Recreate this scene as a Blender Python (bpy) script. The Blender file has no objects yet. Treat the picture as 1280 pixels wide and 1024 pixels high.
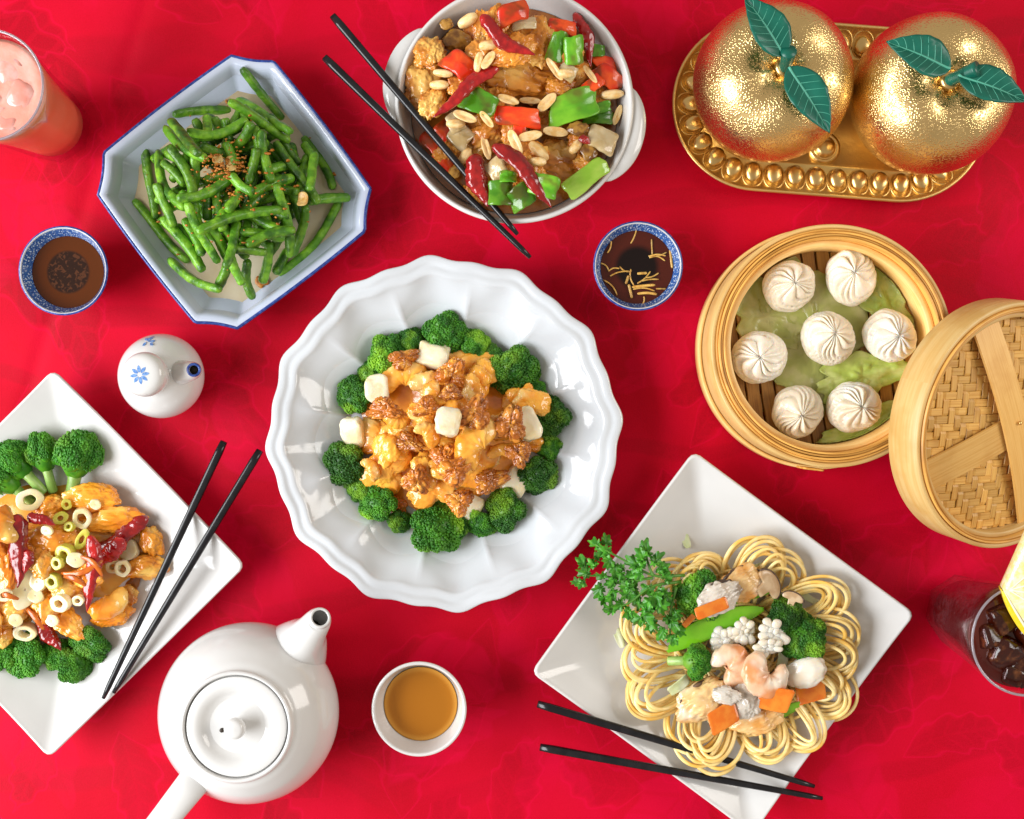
import bpy, bmesh, math, random
import numpy as np
from mathutils import Vector, Matrix, Euler, noise
random.seed(7); rng = np.random.default_rng(7)
PI = math.pi
sc = bpy.context.scene
COL = sc.collection
# ------------------------------------------------------------------ camera, world, lights, exposure
H = 0.95                 # camera height above the table, metres
S = 0.62e-3              # metres of table per photograph pixel
cam = bpy.data.cameras.new('camera'); camo = bpy.data.objects.new('camera', cam); COL.objects.link(camo)
camo.location = (0, 0, H); camo.rotation_euler = (0, 0, 0)
cam.sensor_fit = 'HORIZONTAL'; cam.sensor_width = 36.0; cam.lens = 36.0*H/(1280*S)
cam.clip_start = 0.02; cam.clip_end = 20
sc.camera = camo
w = bpy.data.worlds.new('World'); sc.world = w; w.use_nodes = True
w.node_tree.nodes['Background'].inputs[0].default_value = (1.0, 0.89, 0.76, 1)
w.node_tree.nodes['Background'].inputs[1].default_value = 0.37
def area(name, loc, target, sx, sy, power, col):
    l = bpy.data.lights.new(name, 'AREA'); l.shape = 'RECTANGLE'; l.size = sx; l.size_y = sy
    l.energy = power; l.color = col
    o = bpy.data.objects.new(name, l); COL.objects.link(o); o.location = loc
    o.rotation_euler = (Vector(target)-Vector(loc)).to_track_quat('-Z', 'Y').to_euler()
    return o
area('window_light', (-1.5, -0.30, 0.98), (0, 0, 0), 1.5, 1.1, 54, (0.95, 0.975, 1.0))
area('right_window_light', (1.75, 0.35, 1.15), (0, 0, 0), 0.9, 1.0, 17, (1.0, 0.95, 0.89))
vs = sc.view_settings
vs.view_transform = 'Standard'; vs.look = 'None'; vs.exposure = 0.20; vs.gamma = 1.0; vs.use_curve_mapping = False
sc.render.engine = 'CYCLES'

# ------------------------------------------------------------------ helpers
def P(px, py, z=0.0):
    k = S*(H-z)/H
    return np.array([(px-640)*k, (512-py)*k, z])
def mesh(v, f, smooth=True, name='m'):
    me = bpy.data.meshes.new(name)
    me.from_pydata([tuple(map(float, p)) for p in v], [], [tuple(map(int, q)) for q in f]); me.update()
    if smooth:
        me.polygons.foreach_set('use_smooth', [True]*len(me.polygons))
    return me
def obj(name, v, f, mat, parent=None, loc=(0, 0, 0), rot=(0, 0, 0), smooth=True):
    me = v if isinstance(v, bpy.types.Mesh) else mesh(v, f, smooth, name)
    if mat and not len(me.materials): me.materials.append(mat)
    o = bpy.data.objects.new(name, me); COL.objects.link(o)
    o.location = loc; o.rotation_euler = rot; o.parent = parent
    return o
def tag(o, label, cat, group=None, kind=None):
    if label: o['label'] = label
    if cat: o['category'] = cat
    if group: o['group'] = group
    if kind: o['kind'] = kind
    return o
def thing(name, label, cat, loc=(0, 0, 0), rot=(0, 0, 0), group=None):
    o = bpy.data.objects.new(name, None); COL.objects.link(o); o.empty_display_size = 0.01
    o.location = [float(c) for c in loc]; o.rotation_euler = rot
    return tag(o, label, cat, group)
def solid(o, t, off=0):
    m = o.modifiers.new('thickness', 'SOLIDIFY'); m.thickness = t; m.offset = off; return o
def join(*parts):
    V = []; F = []; n = 0
    for v, f in parts:
        V.append(np.asarray(v, float)); F += [tuple(i+n for i in q) for q in f]; n += len(v)
    return np.vstack(V), F
def xf(vf, loc=(0, 0, 0), rot=(0, 0, 0), s=(1, 1, 1)):
    v, f = vf
    R = np.array(Euler(rot).to_matrix())
    return (np.asarray(v)*np.array(s))@R.T+np.array(loc), f
def loft(rings, closed=True):
    """rings: arrays (n,3); an array with one row becomes a pole."""
    V = []; F = []; st = []
    for r in rings:
        st.append((sum(len(x) for x in V), len(r))); V.append(np.asarray(r, float))
    for (a, na), (b, nb) in zip(st[:-1], st[1:]):
        n = max(na, nb)
        rngn = n if closed else n-1
        for i in range(rngn):
            j = (i+1) % n
            if na == 1 and nb == 1: continue
            if na == 1: F.append((a, b+j, b+i))
            elif nb == 1: F.append((a+i, a+j, b))
            else: F.append((a+i, a+j, b+j, b+i))
    return np.vstack(V), F
def lathe(prof, n=96, fun=None):
    th = np.linspace(0, 2*PI, n, endpoint=False); rings = []
    for k, (r, z) in enumerate(prof):
        if r <= 1e-7: rings.append(np.array([[0, 0, z]])); continue
        rr = np.full(n, r); zz = np.full(n, z)
        if fun: rr, zz = fun(th, rr, zz, k)
        rings.append(np.stack([rr*np.cos(th), rr*np.sin(th), zz], 1))
    return loft(rings)
def smooth_prof(pts, per=6):
    """Catmull-Rom through profile points."""
    p = np.array(pts, float); q = np.vstack([2*p[0]-p[1], p, 2*p[-1]-p[-2]]); out = []
    for i in range(len(p)-1):
        a, b, c, d = q[i:i+4]
        for t in np.linspace(0, 1, per, endpoint=False):
            out.append(0.5*((2*b)+(c-a)*t+(2*a-5*b+4*c-d)*t*t+(3*b-a-3*c+d)*t**3))
    out.append(p[-1]); out = np.array(out); out[:, 0] = np.maximum(out[:, 0], 0) if out.shape[1] == 2 else out[:, 0]
    return out
def tube(path, rad, n=10, flat=1.0, cap=True, fun=None):
    p = np.asarray(path, float); m = len(p); rad = np.broadcast_to(np.asarray(rad, float), (m,))
    T = np.gradient(p, axis=0); T /= np.linalg.norm(T, axis=1)[:, None]+1e-12
    up = np.array([0, 0, 1.0]); 
    if abs(T[0]@up) > 0.9: up = np.array([1.0, 0, 0])
    N = up-T[0]*(up@T[0]); N /= np.linalg.norm(N); rings = []
    th = np.linspace(0, 2*PI, n, endpoint=False)
    for i in range(m):
        N = N-T[i]*(N@T[i]); N /= np.linalg.norm(N)+1e-12; B = np.cross(T[i], N)
        r = np.full(n, rad[i])
        if fun is not None: r = r*fun(th, i/(m-1))
        rings.append(p[i]+np.outer(r*np.cos(th)*flat, N)+np.outer(r*np.sin(th), B))
    if cap: rings = [p[0:1]]+rings+[p[-1:]]
    return loft(rings)
def spout(path, rad, inner, depth, n=36):
    v, _ = tube(path, rad, n, cap=False); R = list(np.split(v, len(path))); c = R[-1].mean(0); t = path[-1]-path[-2]; t = t/np.linalg.norm(t)
    R.append(c+(R[-1]-c)*(1+inner)/2+t*.0009)
    for i in range(1, depth): q = R[len(path)-i]; cc_ = q.mean(0); R.append(cc_+(q-cc_)*inner)
    return loft(R), R[-1].mean(0)
def curve_path(pts, n=24):
    p = np.array(pts, float)
    if len(p) == 2: return np.linspace(p[0], p[1], n)
    sp = smooth_prof3(p, 12); i = np.linspace(0, len(sp)-1, n).round().astype(int); return sp[i]
def smooth_prof3(p, per):
    q = np.vstack([2*p[0]-p[1], p, 2*p[-1]-p[-2]]); out = []
    for i in range(len(p)-1):
        a, b, c, d = q[i:i+4]
        for t in np.linspace(0, 1, per, endpoint=False):
            out.append(0.5*((2*b)+(c-a)*t+(2*a-5*b+4*c-d)*t*t+(3*b-a-3*c+d)*t**3))
    out.append(p[-1]); return np.array(out)
_ico = {}
def ico(n):
    if n not in _ico:
        bm = bmesh.new(); bmesh.ops.create_icosphere(bm, subdivisions=n, radius=1)
        bm.verts.ensure_lookup_table()
        _ico[n] = (np.array([v.co[:] for v in bm.verts]), [tuple(v.index for v in f.verts) for f in bm.faces]); bm.free()
    v, f = _ico[n]; return v.copy(), f
def nz(V, scale, seed=0.0):
    return np.array([noise.noise(Vector((float(p[0])*scale+seed*7.13, float(p[1])*scale-seed*3.7, float(p[2])*scale+seed*1.9))) for p in V])
def sstep(a, b, x):
    t = np.clip((np.asarray(x, float)-a)/(b-a), 0, 1); return t*t*(3-2*t)
def slab(outline, h, bend=None, n_in=(0.35, 0.7), bev=0.12):
    """a flat piece with rounded edges from a closed outline (n,2)"""
    o = np.asarray(outline, float); c = o.mean(0); o = o-c
    def ring(t, z): return np.column_stack([o*t, np.full(len(o), z)])
    rr = [np.array([[0, 0, 0.0]])]+[ring(t, 0) for t in n_in]+[ring(1-bev*0.6, 0), ring(1-bev*.12, h*.2), ring(1, h*.5), ring(1-bev*.12, h*.8), ring(1-bev*.6, h)]+[ring(t, h) for t in n_in[::-1]]+[np.array([[0, 0, h]])]
    v, f = loft(rr)
    if bend is not None: v = bend(v)
    return v, f
def rrect(a, b, r, n=6):
    pts = []
    for cx, cy, s in ((a-r, b-r, 0), (-a+r, b-r, 1), (-a+r, -b+r, 2), (a-r, -b+r, 3)):
        for t in np.linspace(0, PI/2, n): pts.append((cx+r*math.cos(t+s*PI/2), cy+r*math.sin(t+s*PI/2)))
    return np.array(pts)
def resample(pts, n):
    p = np.vstack([pts, pts[:1]]); d = np.r_[0, np.cumsum(np.linalg.norm(np.diff(p, axis=0), axis=1))]
    t = np.linspace(0, d[-1], n, endpoint=False)
    return np.column_stack([np.interp(t, d, p[:, 0]), np.interp(t, d, p[:, 1])])

# ------------------------------------------------------------------ materials
def node(nt, t, **k):
    n = nt.nodes.new(t)
    for a, b in k.items(): setattr(n, a, b)
    return n
def lk(nt, a, b): nt.links.new(a, b)
def mth(nt, op, a, b=None, c=None):
    n = node(nt, 'ShaderNodeMath', operation=op)
    for i, x in enumerate((a, b, c)):
        if x is None: continue
        if isinstance(x, (int, float)): n.inputs[i].default_value = x
        else: lk(nt, x, n.inputs[i])
    return n.outputs[0]
def mixc(nt, fac, a, b):
    n = node(nt, 'ShaderNodeMix', data_type='RGBA')
    for s, x in ((n.inputs[0], fac), (n.inputs[6], a), (n.inputs[7], b)):
        if isinstance(x, (int, float)): s.default_value = x
        elif isinstance(x, tuple): s.default_value = (*x, 1) if len(x) == 3 else x
        else: lk(nt, x, s)
    return n.outputs[2]
def ramp(nt, x, a, b):
    n = node(nt, 'ShaderNodeMapRange', interpolation_type='SMOOTHSTEP')
    lk(nt, x, n.inputs[0]); n.inputs[1].default_value = a; n.inputs[2].default_value = b
    return n.outputs[0]
def tex(nt, kind, vec, scale, **k):
    n = node(nt, kind); lk(nt, vec, n.inputs['Vector']); n.inputs['Scale'].default_value = scale
    for a, b in k.items(): n.inputs[a].default_value = b
    return n
def base_mat(name):
    m = bpy.data.materials.new(name); m.use_nodes = True; nt = m.node_tree
    b = nt.nodes['Principled BSDF']; return m, nt, b
def objvec(nt):
    tc = node(nt, 'ShaderNodeTexCoord'); oi = node(nt, 'ShaderNodeObjectInfo')
    va = node(nt, 'ShaderNodeVectorMath', operation='ADD'); lk(nt, tc.outputs['Object'], va.inputs[0])
    cx = node(nt, 'ShaderNodeCombineXYZ')
    lk(nt, oi.outputs['Random'], cx.inputs[0]); lk(nt, mth(nt, 'MULTIPLY', oi.outputs['Random'], 3.7), cx.inputs[1])
    lk(nt, cx.outputs[0], va.inputs[1])
    return va.outputs[0], oi.outputs['Random'], tc.outputs['Object']
def pm(name, c1, c2=None, scale=150, lo=.4, hi=.65, rough=.4, bump=0, bscale=400, sss=0, sr=0.003, coat=0, metal=0, trans=0, var=.12, c3=None, s3=60, spec=.5, ior=1.45, sheen=0):
    m, nt, b = base_mat(name)
    vec, rnd, raw = objvec(nt)
    col = c1
    if c2:
        n = tex(nt, 'ShaderNodeTexNoise', vec, scale, Detail=4.0)
        col = mixc(nt, ramp(nt, n.outputs[0], lo, hi), c1, c2)
        if c3:
            n3 = tex(nt, 'ShaderNodeTexNoise', vec, s3, Detail=2.0)
            col = mixc(nt, ramp(nt, n3.outputs[0], .5, .68), col, c3)
    if var:
        hs = node(nt, 'ShaderNodeHueSaturation')
        lk(nt, mth(nt, 'MULTIPLY_ADD', rnd, 2*var, 1-var), hs.inputs['Value'])
        if isinstance(col, tuple): hs.inputs['Color'].default_value = (*col, 1)
        else: lk(nt, col, hs.inputs['Color'])
        col = hs.outputs[0]
    if isinstance(col, tuple): b.inputs['Base Color'].default_value = (*col, 1)
    else: lk(nt, col, b.inputs['Base Color'])
    b.inputs['Roughness'].default_value = rough; b.inputs['Metallic'].default_value = metal
    b.inputs['Specular IOR Level'].default_value = spec; b.inputs['IOR'].default_value = ior
    if sss:
        b.inputs['Subsurface Weight'].default_value = sss; b.inputs['Subsurface Scale'].default_value = sr
        b.inputs['Subsurface Radius'].default_value = (1, .7, .45)
    if coat: b.inputs['Coat Weight'].default_value = coat; b.inputs['Coat Roughness'].default_value = .08
    if trans: b.inputs['Transmission Weight'].default_value = trans
    if bump:
        bn = tex(nt, 'ShaderNodeTexNoise', vec, bscale, Detail=3.0)
        bp = node(nt, 'ShaderNodeBump'); bp.inputs['Strength'].default_value = bump; bp.inputs['Distance'].default_value = .001
        lk(nt, bn.outputs[0], bp.inputs['Height']); lk(nt, bp.outputs[0], b.inputs['Normal'])
    return m
def porcelain(name, c, rough=.13):
    return pm(name, c, tuple(x*.95 for x in c), scale=18, rough=rough, coat=.35, var=0, bump=.02, bscale=60)
MAT = {}
MAT['white'] = porcelain('white_porcelain', (.67, .665, .655))
MAT['cool'] = porcelain('cool_white_porcelain', (.60, .63, .665))
MAT['bluish'] = porcelain('bluish_white_porcelain', (.54, .60, .74))
MAT['blueline'] = pm('cobalt_glaze', (.02, .045, .22), (.05, .10, .36), scale=300, rough=.2, var=0)
MAT['decal'] = pm('blue_painted_glaze', (.10, .22, .52), (.22, .38, .68), scale=500, rough=.2, var=0)
MAT['black'] = pm('black_lacquer', (.006, .006, .008), (.012, .012, .014), scale=100, rough=.22, var=0, bump=.03, bscale=200)
MAT['dark'] = pm('hole_shade', (.03, .02, .012), rough=.6, var=0)  # near-black colour stands in for the shade inside openings
# broccoli
MAT['bud'] = pm('broccoli_bud', (.018, .105, .006), (.055, .205, .009), scale=190, rough=.42, var=0.35, c3=(.19, .40, .02), s3=75, sss=.1, sr=.001, spec=.4)
MAT['budl'] = pm('light_broccoli_bud', (.030, .17, .008), (.075, .27, .010), scale=190, rough=.42, var=.2, c3=(.15, .33, .03), s3=75, sss=.1, sr=.001, spec=.4)
MAT['stalk'] = pm('broccoli_stalk', (.20, .36, .07), (.36, .50, .16), scale=120, rough=.35, sss=.2, sr=.002, var=.15)
MAT['bean'] = pm('green_bean_skin', (.085, .25, .012), (.19, .42, .025), scale=130, rough=0.36, bump=0.8, bscale=380, coat=0.12, var=0.3, c3=(.035, .12, .010), s3=90, sss=.08, sr=.001)
MAT['garlic'] = pm('fried_garlic', (.50, .19, .022), (.26, .08, .008), scale=500, rough=.4, sss=.2, sr=.001)
MAT['garlicp'] = pm('pale_garlic', (.75, .52, .20), (.6, .33, .08), scale=300, rough=.3, sss=.3, sr=.002)
MAT['chicken'] = pm('glazed_fried_chicken', (.74, .29, .035), (.46, .13, .010), scale=95, rough=.28, bump=.8, bscale=420, coat=.45, sss=.15, sr=.002, var=.2, c3=(.86, .50, .12), s3=70)
MAT['orangechicken'] = pm('orange_glazed_chicken', (.84, .33, .025), (.66, .19, .010), scale=85, rough=.2, bump=.35, bscale=330, coat=.7, sss=.2, sr=.002, var=.2, c3=(.92, .55, .12), s3=60)
MAT['shrimp'] = pm('creamy_battered_shrimp', (.92, .45, .06), (.84, .30, .020), scale=85, rough=.22, bump=.5, bscale=260, coat=.6, sss=.25, sr=.003, var=.12, c3=(.95, .64, .22), s3=70)
MAT['walnut'] = pm('candied_walnut', (.58, .18, .016), (.36, .09, .006), scale=160, rough=.25, bump=.5, bscale=420, coat=.6, var=.2, sss=.1, sr=.001, c3=(.82, .36, .05), s3=130)
MAT['coconut'] = pm('white_jelly', (.84, .77, .58), (.80, .66, .38), scale=60, rough=.22, sss=0.55, sr=.004, coat=.4, var=.04, bump=0.25)
MAT['creamsauce'] = pm('creamy_orange_sauce', (.74, .29, .030), (.60, .19, .014), scale=70, rough=.18, coat=.7, sss=.25, sr=.003, var=0, bump=.4, bscale=150)
MAT['brownsauce'] = pm('brown_sauce', (.34, .11, .012), (.20, .055, .007), scale=80, rough=.12, coat=.7, var=0, bump=.5, bscale=220)
MAT['glaze'] = pm('thin_amber_glaze', (.74, .30, .03), (.80, .42, .09), scale=60, rough=.12, coat=.6, var=0, sss=.2, sr=.002)
MAT['juice'] = pm('thin_tan_juice', (.48, .39, .24), (.56, .49, .36), scale=25, rough=.06, coat=.6, var=0, bump=.05, bscale=60)
MAT['redpep'] = pm('red_pepper', (.74, .030, .008), (.84, .10, .014), scale=70, rough=0.22, coat=0.3, sss=.15, sr=.002, var=.22, bump=.05, bscale=150, c3=(.34, .05, .008), s3=75)
MAT['greenpep'] = pm('green_pepper', (.07, .26, .010), (.15, .38, .018), scale=70, rough=0.22, coat=0.3, sss=.15, sr=.002, var=.4, bump=0.15, bscale=150, c3=(.10, .13, .012), s3=75)
MAT['greenpepl'] = pm('light_green_pepper', (.24, .46, .03), (.36, .56, .07), scale=70, rough=.14, coat=.6, sss=.15, sr=.002, var=.1)
MAT['onion'] = pm('cooked_onion', (.62, .50, .30), (.50, .36, .16), scale=90, rough=.18, coat=.4, sss=.35, sr=.003, var=.12)
MAT['mush'] = pm('brown_mushroom', (.40, .20, .035), (.16, .06, .010), scale=110, rough=.25, coat=.5, var=.2, bump=.3, bscale=300)
MAT['peanut'] = pm('roasted_peanut', (.90, .66, .33), (.80, .48, .16), scale=160, rough=.35, bump=.2, bscale=400, sss=.2, sr=.002, var=.13, coat=.2)
MAT['chili'] = pm('dried_chili', (.26, .004, .006), (.42, .010, .010), scale=150, rough=.16, coat=.7, bump=0.9, bscale=200, var=.3)
MAT['scallion'] = pm('white_scallion', (.82, .70, .38), (.86, .79, .56), scale=90, rough=.25, sss=.4, sr=.003, coat=.3, var=.12)
MAT['scalliong'] = pm('yellow_green_scallion', (.50, .48, .05), (.66, .58, .12), scale=90, rough=.25, sss=.25, sr=.002, coat=.3, var=.2)
MAT['peel'] = pm('orange_peel', (.60, .14, .012), (.42, .08, .01), scale=150, rough=.25, coat=.4, var=.15)
MAT['noodle'] = pm('crisp_noodle', (.90, .64, .22), (.94, .76, .36), scale=80, rough=0.3, coat=0.2, sss=.2, sr=.002, var=.14, c3=(.84, .50, .10), s3=50)
MAT['parsley'] = pm('parsley_leaf', (.035, .20, .012), (.085, .33, .020), scale=220, rough=.4, var=.25, sss=.1, sr=.0006)
MAT['parsleystem'] = pm('parsley_stem', (.09, .26, .03), rough=.4, var=.1)
MAT['pea'] = pm('snow_pea', (.15, .42, .010), (.23, .53, .02), scale=90, rough=.22, coat=.4, sss=.15, sr=.002, var=.22)
MAT['carrot'] = pm('carrot', (.76, .17, .012), (.82, .25, .025), scale=140, rough=.25, coat=.3, sss=.25, sr=.003, var=.1)
MAT['squid'] = pm('white_squid', (.84, .80, .70), (.78, .68, .52), scale=120, rough=.24, coat=.4, sss=.4, sr=.003, var=.05)
MAT['cshrimp'] = pm('cooked_shrimp', (.84, .56, .36), (.80, .32, .12), scale=95, lo=.45, hi=.62, rough=.22, coat=.4, sss=.35, sr=.003, var=.06, c3=(.86, .76, .62), s3=80)
MAT['mussel'] = pm('mussel_meat', (.86, .58, .26), (.70, .32, .07), scale=100, rough=.25, coat=.4, sss=.3, sr=.003, var=.12, c3=(.84, .74, .58), s3=75, bump=.4, bscale=260)
MAT['oyster'] = pm('grey_mussel_meat', (.66, .60, .52), (.34, .28, .22), scale=110, lo=.5, hi=.66, rough=.22, coat=.5, sss=.25, sr=.003, var=.1, bump=.4, bscale=260)
MAT['musselfrill'] = pm('dark_mussel_edge', (.06, .035, .025), (.16, .09, .05), scale=400, rough=.4, var=0)
MAT['mushslice'] = pm('mushroom_slice', (.62, .46, .28), (.48, .31, .16), scale=130, rough=.3, coat=.3, sss=.2, sr=.002, var=.1)
MAT['cabbage'] = pm('pale_cabbage', (.60, .66, .36), (.72, .74, .54), scale=50, rough=.3, sss=.2, sr=.002, var=.1)
MAT['lettuce'] = pm('steamed_lettuce', (.46, .56, .10), (.64, .69, .24), scale=70, rough=.28, coat=.35, var=.2, c3=(.60, .56, .20), s3=22, bump=.4, bscale=200)
def thin_leaf(m, k):
    nt = m.node_tree; out = next(n for n in nt.nodes if n.type == 'OUTPUT_MATERIAL'); b = nt.nodes['Principled BSDF']
    tr = node(nt, 'ShaderNodeBsdfTransparent'); tr.inputs[0].default_value = (.80, .82, .45, 1)
    mx = node(nt, 'ShaderNodeMixShader'); mx.inputs[0].default_value = k
    lk(nt, b.outputs[0], mx.inputs[1]); lk(nt, tr.outputs[0], mx.inputs[2]); lk(nt, mx.outputs[0], out.inputs[0]); return m
MAT['lettucethin'] = thin_leaf(pm('wilted_lettuce', (.52, .54, .16), (.66, .62, .28), scale=60, rough=.25, coat=.3, var=.2, bump=.3, bscale=200), .38)
thin_leaf(MAT['lettuce'], .25)
MAT['dough'] = pm('dumpling_dough', (.84, .74, .58), (.92, .86, .75), scale=45, rough=0.3, sss=0.6, sr=.004, coat=0.25, var=.04, bump=.08, bscale=500)
MAT['tea'] = pm('brewed_tea', (.50, .18, .014), (.54, .21, .02), scale=20, rough=.03, var=0, spec=.6)
MAT['leafg'] = pm('jade_green_leaf', (.004, .105, .070), (.008, .135, .09), scale=60, rough=.33, var=.08, bump=.05, bscale=300)
MAT['leafv'] = pm('pale_leaf_vein', (.10, .42, .30), rough=.4, var=0)
MAT['ginger'] = pm('ginger_shred', (.66, .40, .10), (.52, .26, .05), scale=300, rough=.25, sss=.2, sr=.001, var=.2)
MAT['lemonrind'] = pm('lemon_rind', (.85, .58, .02), (.88, .66, .06), scale=200, rough=.35, bump=.3, bscale=700, var=0)
MAT['lemonpith'] = pm('lemon_pith', (.86, .82, .62), rough=.5, var=0)
MAT['lemonflesh'] = pm('lemon_flesh', (.90, .76, .30), (.92, .86, .58), scale=260, rough=.2, sss=.4, sr=.003, coat=.4, var=0, bump=.4, bscale=300)
MAT['pink'] = pm('pink_lemonade', (.99, .24, .12), (.99, .28, .15), scale=30, rough=.12, sss=0.8, sr=.07, var=0)
MAT['pinktop'] = pm('icy_pink_foam', (.95, .33, .25), (.95, .45, .38), scale=55, lo=.35, hi=.7, rough=.18, sss=.3, sr=.006, var=0, bump=.6, bscale=130)
MAT['pinkice'] = pm('pink_ice', (.95, .40, .32), (.96, .56, .50), scale=90, rough=.08, trans=.25, sss=.3, sr=.005, var=.05, bump=.5, bscale=140)
MAT['cola'] = pm('dark_cola', (.055, .006, .003), (.085, .011, .005), scale=30, rough=.06, var=0, coat=.3)
MAT['colaice'] = pm('amber_tinted_ice', (.10, .014, .005), (.52, .17, .05), scale=170, lo=.5, hi=.8, rough=.03, trans=.7, ior=1.3, coat=.6, var=.2, bump=.8, bscale=160)

def glass_mat(name, tint, frost=0.0):
    """thin tumbler glass: clear with mirror-like reflection at grazing angles, optionally misted with fine droplets"""
    m = bpy.data.materials.new(name); m.use_nodes = True; nt = m.node_tree; nt.nodes.clear()
    out = node(nt, 'ShaderNodeOutputMaterial')
    tr = node(nt, 'ShaderNodeBsdfTransparent'); tr.inputs[0].default_value = (*tint, 1)
    gl = node(nt, 'ShaderNodeBsdfGlossy'); gl.inputs['Roughness'].default_value = .03 if not frost else .18
    fr = node(nt, 'ShaderNodeFresnel'); fr.inputs[0].default_value = 1.42
    ge = node(nt, 'ShaderNodeNewGeometry')
    mx = node(nt, 'ShaderNodeMixShader'); lk(nt, mth(nt, 'MULTIPLY', fr.outputs[0], mth(nt, 'SUBTRACT', 1.0, ge.outputs['Backfacing'])), mx.inputs[0]); lk(nt, tr.outputs[0], mx.inputs[1]); lk(nt, gl.outputs[0], mx.inputs[2])
    res = mx.outputs[0]
    if frost:
        vec, rnd, raw = objvec(nt)
        n = tex(nt, 'ShaderNodeTexNoise', vec, 260, Detail=4.0); n2 = tex(nt, 'ShaderNodeTexNoise', vec, 25, Detail=2.0)
        df = node(nt, 'ShaderNodeBsdfDiffuse'); df.inputs[0].default_value = (.50, .30, .36, 1)
        m2 = node(nt, 'ShaderNodeMixShader'); lk(nt, mth(nt, 'MULTIPLY', mth(nt, 'MULTIPLY', ramp(nt, n.outputs[0], .30, .72), ramp(nt, n2.outputs[0], .25, .7)), frost), m2.inputs[0])
        lk(nt, res, m2.inputs[1]); lk(nt, df.outputs[0], m2.inputs[2]); res = m2.outputs[0]
    lk(nt, res, out.inputs[0]); return m
MAT['glass'] = glass_mat('clear_glass', (.96, .96, .96))
MAT['rim'] = pm('glass_rim_highlight', (.52, .48, .54), rough=.06, coat=.8, trans=.55, var=0)  # lilac grey colour stands in for the bright highlight round the rim
MAT['wetglass'] = glass_mat('misted_glass', (.94, .82, .84), .06)

def gold_mat(name, dots, rough, c=(.80, .50, .16)):
    m, nt, b = base_mat(name)
    vec, rnd, raw = objvec(nt)
    n = tex(nt, 'ShaderNodeTexNoise', vec, 40, Detail=4.0)
    lk(nt, mixc(nt, ramp(nt, n.outputs[0], .35, .7), c, tuple(x*.86 for x in c)), b.inputs['Base Color'])
    b.inputs['Metallic'].default_value = 1.0; b.inputs['Roughness'].default_value = rough
    bp = node(nt, 'ShaderNodeBump'); bp.inputs['Distance'].default_value = .0006
    if dots:
        vo = tex(nt, 'ShaderNodeTexVoronoi', raw, 680, Randomness=.9)
        hgt = mth(nt, 'SUBTRACT', 1.0, ramp(nt, vo.outputs['Distance'], .12, .55))
        bp.inputs['Strength'].default_value = .42; lk(nt, hgt, bp.inputs['Height'])
    else:
        vo = tex(nt, 'ShaderNodeTexNoise', raw, 500, Detail=3.0)
        bp.inputs['Strength'].default_value = .18; lk(nt, vo.outputs[0], bp.inputs['Height'])
    lk(nt, bp.outputs[0], b.inputs['Normal'])
    return m
MAT['golddots'] = gold_mat('stippled_gold', True, .27, (.92, .66, .29))
MAT['gold'] = gold_mat('smooth_gold', False, .28, (.88, .60, .24))
MAT['goldtray'] = gold_mat('tray_gold', False, .40, (.88, .62, .24))

def bamboo_mat(name, c1, c2, c3, mode):
    """mode 'hoop': streaks round the axis; 'strip': streaks along local x"""
    m, nt, b = base_mat(name)
    vec, rnd, raw = objvec(nt)
    sx = node(nt, 'ShaderNodeSeparateXYZ'); lk(nt, raw, sx.inputs[0])
    cx = node(nt, 'ShaderNodeCombineXYZ')
    if mode == 'hoop':
        ang = mth(nt, 'ARCTAN2', sx.outputs[1], sx.outputs[0])
        rad = mth(nt, 'SQRT', mth(nt, 'ADD', mth(nt, 'MULTIPLY', sx.outputs[0], sx.outputs[0]), mth(nt, 'MULTIPLY', sx.outputs[1], sx.outputs[1])))
        lk(nt, mth(nt, 'MULTIPLY', ang, 2.2), cx.inputs[0]); lk(nt, mth(nt, 'MULTIPLY', rad, 700), cx.inputs[1]); lk(nt, mth(nt, 'MULTIPLY', sx.outputs[2], 500), cx.inputs[2])
    else:
        lk(nt, mth(nt, 'MULTIPLY', sx.outputs[0], 25), cx.inputs[0]); lk(nt, mth(nt, 'MULTIPLY', sx.outputs[1], 900), cx.inputs[1]); lk(nt, mth(nt, 'MULTIPLY', rnd, 50), cx.inputs[2])
    n = tex(nt, 'ShaderNodeTexNoise', cx.outputs[0], 1.0, Detail=4.0)
    n2 = tex(nt, 'ShaderNodeTexNoise', vec, 35, Detail=3.0)
    col = mixc(nt, ramp(nt, n.outputs[0], .38, .66), c1, c2)
    col = mixc(nt, mth(nt, 'MULTIPLY', ramp(nt, n2.outputs[0], .5, .72), .5), col, c3)
    hs = node(nt, 'ShaderNodeHueSaturation'); lk(nt, col, hs.inputs['Color']); lk(nt, mth(nt, 'MULTIPLY_ADD', rnd, .4, .78), hs.inputs['Value'])
    lk(nt, hs.outputs[0], b.inputs['Base Color']); b.inputs['Roughness'].default_value = .42
    bp = node(nt, 'ShaderNodeBump'); bp.inputs['Strength'].default_value = .25; bp.inputs['Distance'].default_value = .0006
    lk(nt, n.outputs[0], bp.inputs['Height']); lk(nt, bp.outputs[0], b.inputs['Normal'])
    return m
MAT['hoop'] = bamboo_mat('bamboo_hoop', (.76, .41, .095), (.56, .26, .045), (.34, .14, .022), 'hoop')
MAT['hooplight'] = bamboo_mat('pale_bamboo_hoop', (.88, .60, .24), (.82, .50, .16), (.70, .38, .09), 'hoop')
MAT['slat'] = bamboo_mat('bamboo_slat', (.46, .23, .045), (.32, .145, .028), (.19, .09, .015), 'strip')
MAT['weave'] = bamboo_mat('woven_bamboo', (.80, .47, .12), (.66, .34, .07), (.52, .24, .04), 'strip')
MAT['strap'] = bamboo_mat('bamboo_strap', (.76, .45, .13), (.68, .37, .085), (.58, .28, .05), 'strip')

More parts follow.
